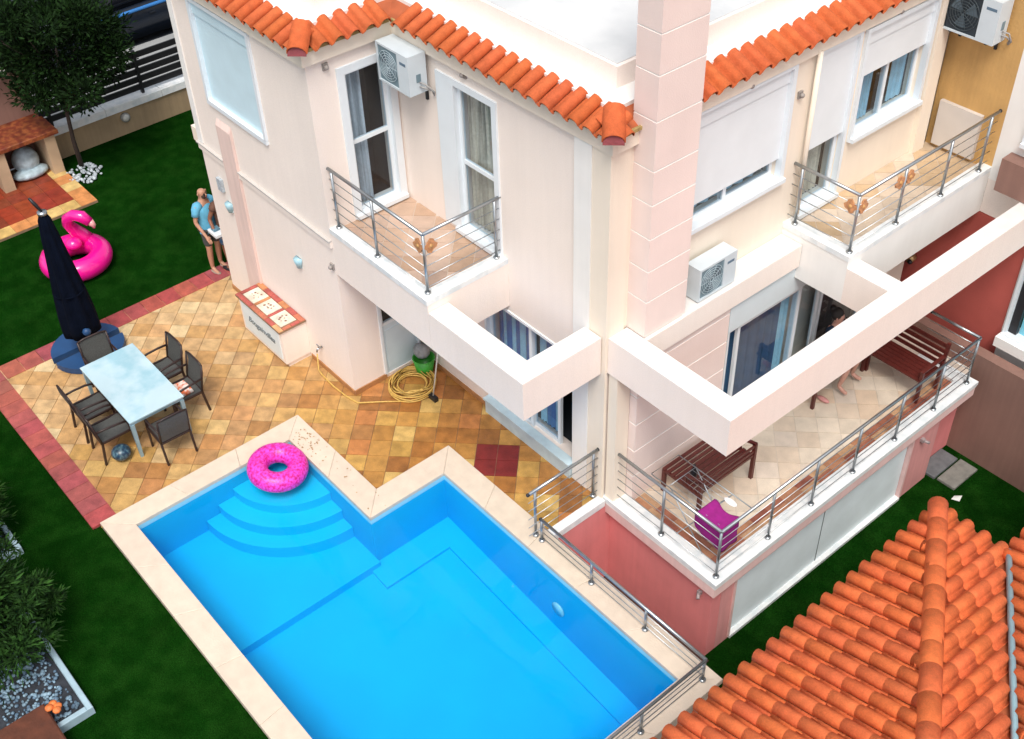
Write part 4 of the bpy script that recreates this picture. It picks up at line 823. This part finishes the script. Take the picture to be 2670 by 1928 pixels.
hr=MB().ball((-.01,0,1.66),.108,12,9,(1,1,1.05)); hr.ball((-.07,0,1.46),.10,10,8,(.7,1.1,1.9))
figure('person with long dark hair in blue patterned shorts half hidden behind the villa corner',(-4.13,4.64,.0),math.radians(200),J2,{'skin':mat('tan_skin',(.26,.11,.065),.5,.1,20),'garments':[shirt(J2,mat('brown_top',(.12,.055,.035),.8,.2,12),.2),shorts(J2,mat('blue_yellow_print',(.05,.16,.34),.85,.1,9,col2=(.55,.42,.22)))]},hair=hr,
  props=[('shoe',MB().ball((.05,.11,.03),.055,8,6,(2.4,1,.7)),DARKM),('shoe',MB().ball((.05,-.11,.03),.055,8,6,(2.4,1,.7)),DARKM)])
tr=mk('white_tray',MB().bbox(-4.14,-3.84,4.30,4.52,.93,.99,.01),mat('white_tray_plastic',(.75,.78,.80),.4,.1,8),label='white tray held between the two people at the villa corner',cat='tray')
mk('blue_item',MB().box(-4.08,-3.96,4.34,4.46,.991,1.03),mat('steel_blue',(.12,.24,.32),.5,.4,30),label='small blue grey object lying on the white tray',cat='container')
# seated woman, faces +x
J3={'pelvis':((0,0,.50),.11,None),'waist':((-.03,0,.66),.095,'pelvis'),'chest':((-.05,0,.87),.10,'waist'),'base':((-.04,0,1.00),.065,'chest'),'neck':((-.02,0,1.09),.046,'base'),'head':((.01,0,1.20),(.080,.09),'neck'),'crown':((0,0,1.27),(.06,.065),'head')}
for s,n_ in ((1,'l'),(-1,'r')):
    J3['hip_'+n_]=((.08,.10*s,.50),.085,'pelvis'); J3['knee_'+n_]=((.36,.15*s,.50),.062,'hip_'+n_); J3['calf_'+n_]=((.345,.17*s,.34),.052,'knee_'+n_); J3['ankle_'+n_]=((.29,.20*s,.085),.034,'calf_'+n_); J3['foot_'+n_]=((.37,.21*s,.04),.034,'ankle_'+n_); J3['toe_'+n_]=((.46,.225*s,.028),.03,'foot_'+n_)
    J3['sh_'+n_]=((-.04,.16*s,.99),.048,'base'); J3['elbow_'+n_]=((.03,.22*s,.76),.035,'sh_'+n_); J3['wrist_'+n_]=((.24,.14*s,.64),.025,'elbow_'+n_); J3['palm_'+n_]=((.30,.12*s,.62),.028,'wrist_'+n_)
hr=MB().ball((-.045,0,1.235),.105,12,9,(1,1,1)); hr.ball((-.12,0,1.30),.055,9,7)
figure('dark haired woman in a navy top sitting barefoot on the terrace bench',(4.96,10.13,.06),math.radians(8),J3,{'skin':mat('fair_skin',(.56,.30,.23),.5,.1,20),'garments':[shirt(J3,mat('navy_top',(.012,.03,.07),.8,.2,12),.3),shorts(J3,mat('dark_skirt',(.03,.03,.04),.85,.2,10),.7)]},hair=hr)
# ================================================================= BACK GARDEN
gw=E('boundary_wall','low beige garden wall with white capping and black slatted fence','garden wall',(-10,15,0))
mk('wall_body',MB().box(-10.18,-10.0,3.80,30,-.3,.50),mat('beige_render',(.40,.29,.17),.85,.18,1.4,.25,30,streak=.15),gw)
for k in range(20): mk('capping_stone',MB().bbox(-10.26,-9.95,3.8+k*1.3,3.8+k*1.3+1.292,.50,.66,.01),MARB,gw)
fe=E('slat_fence','black horizontal slat fence on top of the garden wall','fence',(-10.1,12,.66))
for z in (.80,.97,1.14,1.31,1.50): mk('slat',MB().box(-10.13,-10.10,3.8,29.8,z-.062,z+.067),DARKM,fe)
for y in (4.0,6.05,8.1,10.2,12.3): mk('post',MB().box(-10.15,-10.07,y-.03,y+.03,.66,1.62),DARKM,fe)
o=E('bulkhead_lamp','small round bulkhead lamp on the beige garden wall','wall lamp',(-9.97,5.48,.34)); mk('lamp_body',MB().cyl((-9.999,5.48,.34),(-9.92,5.48,.34),.10,14),mat('bulk_grey',(.30,.30,.28),.5),o); mk('glass_cover',MB().ball((-9.92,5.48,.34),.08,10,7,(.6,1,1)),mat('bulk_glass',(.6,.6,.55),.2),o)
bfl=mk('barbecue_floor',MB().box(-10.2,-7.95,.0,3.78,-.2,-.012),GROUT,kind='structure')
for i in range(6):
    for j in range(10):
        x=-9.93+i*.33; y=.45+j*.333; edge=(i==5 or j==9)
        c=random.choice([(.60,.40,.14),(.62,.26,.09),(.66,.46,.18)]) if edge else tuple(t*U(.8,1.2) for t in (.27,.045,.02))
        flat_tile([(x,y),(x+.325,y),(x+.325,y+.328),(x,y+.328)],-.02,.0+U(-.001,.001),bfl,TILE,c)
bq=E('barbecue','brick red outdoor barbecue with beige legs and brown hood','barbecue',(-9.8,3.1,0))
LG=mat('beige_leg',(.50,.37,.24),.8,.12,3,.2,30)
for y in (2.52,3.56): mk('leg',MB().box(-10.2,-9.42,y,y+.22,0,.86),LG,bq)
mk('counter',MB().bbox(-10.35,-9.36,2.42,3.86,.861,.95,.01),mat('red_slab',(.16,.03,.015),.5,.4,5,col2=(.30,.09,.03)),bq)
mk('hood',MB().box(-10.7,-10.25,1.6,3.84,.0,.86).box(-10.75,-10.3,1.4,3.84,.95,1.9),BRN,bq); mk('counter',MB().bbox(-10.35,-9.36,.6,2.415,.861,.95,.01),mat('red_slab2',(.18,.035,.02),.5,.4,5),bq); mk('leg',MB().box(-10.2,-9.42,.7,.92,0,.86),LG,bq)
mk('white_top',MB().box(-11.0,-10.28,1.2,3.5,1.901,2.05),WHITE,bq)
BG=mat('plastic_sack',(.42,.54,.60),.5,.35,8,.8,14)
mb=MB().ball((-9.85,3.20,.30),.27,14,10,(1,1,1.05)); mb.ball((-9.68,3.18,.10),.27,12,8,(.8,1.4,.42)); mk('plastic_sack',mb,BG,label='crumpled pale plastic sack under the barbecue counter',cat='sack')
# ================================================================= PARKED CAR
car=E('parked_car','dark navy car parked at the kerb beyond the garden fence','car',(-15.6,8.2,-.62)); NV=mat('navy_car_paint',(.003,.007,.016),.3,.1,3,coat=.15); CG=mat('car_glass',(.003,.004,.007),.15,.05,3,spec=.3)
def loft(secs):
    mb=MB(); n=len(secs[0]); vs=[v for s_ in secs for v in s_]
    return mb.add(vs,[(i*n+k,i*n+(k+1)%n,(i+1)*n+(k+1)%n,(i+1)*n+k) for i in range(len(secs)-1) for k in range(n)]+[tuple(range(n)),tuple(range((len(secs)-1)*n,len(secs)*n))[::-1]],True)
def csec(y,w_,z0,z1,r=.12,c=-15.68): return [(c+w_,y,z0),(c+w_+.03,y,(z0+z1)/2),(c+w_-.02,y,z1-r),(c+w_-r,y,z1),(c-w_+r,y,z1),(c-w_+.02,y,z1-r),(c-w_-.03,y,(z0+z1)/2),(c-w_,y,z0)]
mk('body',loft([csec(6.1,.62,-.30,.02),csec(6.25,.80,-.42,.14),csec(7.2,.86,-.44,.30),csec(9.6,.86,-.44,.34),csec(10.3,.80,-.42,.26),csec(10.45,.62,-.30,.1)]),NV,car)
mk('cabin',loft([csec(7.15,.72,.28,.32),csec(7.75,.64,.28,.80),csec(9.3,.62,.28,.82),csec(10.1,.70,.28,.34)]),CG,car)
mk('roof',loft([csec(7.85,.52,.80,.835,.02),csec(9.2,.52,.82,.85,.02)]),mat('roof_sky_reflection',(.02,.10,.30),.3,.1,3,coat=1),car)  # blue sky reflection put into the roof colour of the navy car
mk('shoulder_reflection',MB().tube([(-14.86,6.5,.22),(-14.80,7.3,.27),(-14.80,9.5,.30),(-14.88,10.2,.24)],.045,8),mat('blue_sky_reflection',(.03,.17,.46),.3,.1,3),car)  # sky reflection along the car's shoulder, painted as a blue strip
for y in (7.0,9.55):
    q=mk('wheel',MB().cyl((-14.98,y,-.33),(-14.80,y,-.33),.29,18),mat('tyre_rubber',(.012,.012,.012),.9,.1,9),car); mk('rim',MB().cyl((-14.82,y,-.33),(-14.79,y,-.33),.18,12),STEEL,q)
mk('door_handle',MB().box(-14.80,-14.78,8.5,8.66,.10,.13),NV,car)
# ================================================================= TREES / PLANTERS
FOL=mat('foliage',(.008,.032,.005),.8,.5,5,col2=(.035,.105,.016),spec=.2); FOLD=mat('dark_foliage',(.003,.013,.002),.8,.45,4,col2=(.014,.042,.007),spec=.15); BARK=mat('bark',(.05,.035,.028),.9,.3,14,.5,30)
def sprays(mb,c,rad,n,L=.16,wd=.035,shell=.55,seedbias=0,flat=1.0):
    for _ in range(n):
        while 1:
            d=Vector((U(-1,1),U(-1,1),U(-1,1)))
            if .05<d.length<1: break
        d.normalize(); rr=(shell+(1-shell)*R_())
        lump=1+.22*math.sin(5*d.x+3*d.z+c[0])*math.cos(4*d.y-2*d.z+c[1])
        p=Vector(c)+Vector((d.x*rad[0],d.y*rad[1],d.z*rad[2]))*rr*lump
        t=(d+Vector((U(-.6,.6),U(-.6,.6),U(-.1,.7)*flat))).normalized(); s=t.cross(Vector((U(-1,1),U(-1,1),U(-1,1)))).normalized()*wd*U(.6,1.3); l=L*U(.5,1.4)
        mb.add([p-s*.4,p+s*.4,p+t*l*.5+s,p+t*l,p+t*l*.5-s],[(0,1,2,3,4)])
    return mb
tr=E('tree','dark round headed tree standing in a ring of white pebbles','tree',(-9.37,4.11,0))
mk('trunk',MB().tube([(-9.37,4.11,0),(-9.36,4.10,.6),(-9.33,4.13,1.2),(-9.28,4.2,1.9),(-9.2,4.25,2.6)],[.055,.045,.04,.035,.02],8),BARK,tr)
lb=MB()
for k in range(9): a=k*.7; lb.tube([(-9.33,4.13,1.2+k*.12),(-9.33+.45*math.cos(a),4.13+.45*math.sin(a),1.7+k*.13),(-9.3+.9*math.cos(a),4.2+.9*math.sin(a),2.0+k*.15)],[.025,.016,.006],5)
mk('branches',lb,BARK,tr)
mb=MB(); sprays(mb,(-9.2,4.35,2.65),(1.0,1.15,1.2),9000,.10,.024,.45); 
for k in range(26):
    a=U(0,6.3); z=U(1.7,3.6); r=U(.75,1.15); sprays(mb,(-9.2+r*math.cos(a),4.35+r*math.sin(a),z),(.36,.36,.32),330,.11,.02,.3)
mk('crown',mb,FOLD,tr)
tr2=E('tree','dark leafy tree behind the barbecue hood at the frame edge','tree',(-11.3,3.0,-.5)); mk('trunk',MB().cyl((-11.3,3.0,-.5),(-11.2,3.1,2),.08,8,.05),BARK,tr2); mb=MB(); sprays(mb,(-11.1,3.3,2.8),(1.2,1.2,1.2),3000,.17,.04,.4); mk('crown',mb,FOLD,tr2)
mb=MB()
for k in range(90):
    a=U(0,6.3); r=.40*math.sqrt(R_()); s=U(.025,.05); mb.ball((-9.08+r*math.cos(a)*1.0,4.05+r*math.sin(a)*.9,-.04+U(0,.05)),s,6,4,(1,U(.7,1.2),.7))
mk('white_pebbles',mb,mat('pebble_white',(.58,.64,.68),.7,.3,12,col2=(.35,.40,.44)),label='ring of white pebbles at the foot of the garden tree',cat='pebbles',kind='stuff')
PE=mat('painted_edging',(.36,.50,.58),.5,.12,6); 
def planter(name,label,x0,x1,y0,y1):
    o=E('planter',label,'planter',((x0+x1)/2,(y0+y1)/2,-.06),'raised planting beds along the lawn edge')
    w_=.075
    mk('edging_board',MB().bbox(x0,x1,y1-w_,y1,-.06,.08,.01),PE,o); mk('edging_board',MB().bbox(x1-w_,x1,y0,y1-w_-.001,-.06,.08,.01),PE,o); mk('edging_board',MB().bbox(x0,x0+w_,y0,y1-w_-.001,-.06,.08,.01),PE,o)
    mk('soil',MB().box(x0+w_,x1-w_,y0,y1-w_,-.06,.0),mat('soil',(.03,.035,.045),.95,.5,9,.6,30),o)
    mb=MB()
    for k in range(620):
        px,py=U(x0+.12,x1-.12),U(max(y0,y1-.9),y1-.13)
        if (px-x0)/(x1-x0)<.35 and R_()<.6: continue
        mb.ball((px,py,.0+U(0,.03)),U(.012,.034),6,4,(1,U(.7,1.2),.7))
    mk('white_stones',mb,mat('bed_stones',(.10,.17,.25),.7,.4,7,col2=(.28,.42,.52)),o,kind='stuff'); return o
planter('p','white edged planting bed nearest the camera with pale stones and a shrub',.85,2.80,-3.4,-1.43); planter('p','white edged planting bed farther along the lawn in the shrub shade',-1.9,-.28,-3.0,-1.04)
def shrub(label,x,y,h_,r,n):
    o=E('conifer_shrub',label,'shrub',(x,y,0),'conifer shrubs in the planting beds'); mk('stem',MB().cyl((x,y,0),(x,y,h_*.8),.04,7,.015),BARK,o)
    mb=MB(); 
    for k in range(7):
        z=.25+(h_-.3)*k/7; rr=r*(1-.55*k/7); sprays(mb,(x+U(-.06,.06),y+U(-.06,.06),z),(rr,rr,.30),n//4,.12,.014,.3,flat=.6)
    for k in range(16):
        a=U(0,6.3); z=U(.3,h_*.85); rr=r*(1-.5*z/h_)*1.05; sprays(mb,(x+rr*math.cos(a),y+rr*math.sin(a),z),(.22,.22,.10),190,.10,.012,.15,flat=.3)
    mk('foliage',mb,FOL,o); return o
shrub('feathery green conifer shrub in the nearer planting bed',1.05,-2.0,1.9,.92,6500)
shrub('feathery green conifer shrub in the farther planting bed',-1.0,-1.6,1.4,.74,4400)
shrub('small conifer shrub at the left frame edge beyond the planting beds',-2.6,-1.35,1.2,.50,2600)
shrub('conifer shrub between the two planting beds',.15,-2.3,1.5,.60,3200)
o=E('flower_pot','terracotta block with orange flowers at the planting bed corner','flower pot',(2.95,-2.1,0)); mk('terracotta_trough',MB().bbox(2.45,3.20,-2.9,-1.88,-.06,.22,.02),mat('dark_terracotta',(.10,.028,.012),.7,.35,6,.3,20),o)
mb=MB(); 
for (x,y,z) in ((2.60,-1.86,.26),(2.70,-1.80,.27),(2.56,-1.80,.24),(2.64,-1.77,.25)): mb.ball((x,y,z),.055,8,5,(1,1,.6))
mk('blossom',mb,mat('orange_petal',(.75,.20,.05),.6,.3,20),o)
# ================================================================= TILED ROOF HOUSE (lower right)
tr_=E('tiled_roof_house','single storey house with orange tiled hip roof in the foreground','house',(11,3,-1.75))
xe,ye,ze=8.33,7.70,1.50; ta=.32; tb2=.195; K=ta/tb2
def za(x): return ze+ta*(x-xe)
def zb_(y): return ze+tb2*(ye-y)
bot=-3.0
DECK=mat('roof_deck',(.40,.10,.035),.8,.2,6)
hipx=lambda y: xe+(ye-y)/K
xv=9.28
off=.03
mb=MB(); mb.add([(xe,ye,ze-off),(xe,bot,ze-off),(hipx(bot),bot,za(hipx(bot))-off)],[(0,1,2)])
vx=lambda y: xv+(ye-y)/K
mb.add([(xe,ye,ze-off),(hipx(bot),bot,zb_(bot)-off),(vx(bot),bot,zb_(bot)-off),(xv,ye,ze-off)],[(0,1,2,3)])
mb.add([(xv,ye,ze-off),(vx(bot),bot,zb_(bot)-off),(18,bot,ze+ta*(18-xv)-off),(18,11,ze+ta*(18-xv)-off),(xv,11,ze-off)],[(0,1,2,3,4)])
mk('roof_deck',mb,DECK,tr_)
mk('wall',MB().box(8.55,18,bot,7.45,-1.8,1.40).box(9.5,18,7.451,11,-1.8,1.40),WHITE,tr_)
mk('gutter',MB().tube([(xv+.02,ye+.02,ze+.045),(vx(0)+.02,0,zb_(0)+.045)],.038,8),mat('gutter_blue',(.34,.55,.62),.4,.1,6),tr_)
mk('fascia',MB().box(8.36,8.44,bot,7.6,1.33,1.47).box(8.36,9.28,7.56,7.64,1.33,1.47),CREAM,tr_)
ex=.345; c_=math.sqrt(1+ta*ta); cb_=math.sqrt(1+tb2*tb2); sp=.2385
cnt=0
def row(parent,start,across,up,length):
    global cnt
    L=.42; k=0
    while k*ex<length-.02:
        rem=length-k*ex; ys=min(1,rem/L)
        if ys<.12 and k>0: break
        put_tile(parent,start+up*(k*ex),across,up,ys); k+=1; cnt+=1
upA=Vector((1,0,ta)).normalized(); upB=Vector((0,-1,tb2)).normalized()
y=ye-.20
while y>1.6:
    row(tr_,Vector((xe-.05,y,ze-.016)),(0,1,0)and(0,-1,0),upA,(hipx(y)-xe+.05)*c_); y-=sp
x=xe+.20
while x<10.75:
    y0=ye+.05 if x<xv-.03 else ye-K*(x-xv)-.08
    y1=ye-K*(x-xe); Lr=(y0-y1)*cb_
    row(tr_,Vector((x,y0,zb_(y0))),(-1,0,0),upB,Lr); x+=sp*1.0
y=ye+1.2
while y>4.2:
    x0=xv-.03 if y>ye else vx(y)+.10
    row(tr_,Vector((x0,y,ze+ta*(x0-xv)-.01)),(0,-1,0),upA,min(.42*3,10.9-x0)*c_); y-=sp
RM2=ridge_mesh(.125,.50)
d=Vector((1/K,-1,tb2)); ln=d.length; d.normalize(); a=d.cross(Vector((0,0,1))).normalized(); k=0
while k*.42<8.2:
    put_tile(tr_,Vector((xe-.03,ye+.04,ze+.035))+d*(k*.42),a,d,1,'ridge_tile',RM2); k+=1
mk('ridge_mortar',MB().tube([Vector((xe,ye,ze+.01))+d*.05,Vector((xe,ye,ze+.01))+d*8.2],.108,10),MORT,tr_)
print('roof tiles',cnt,'objects',len(bpy.data.objects))
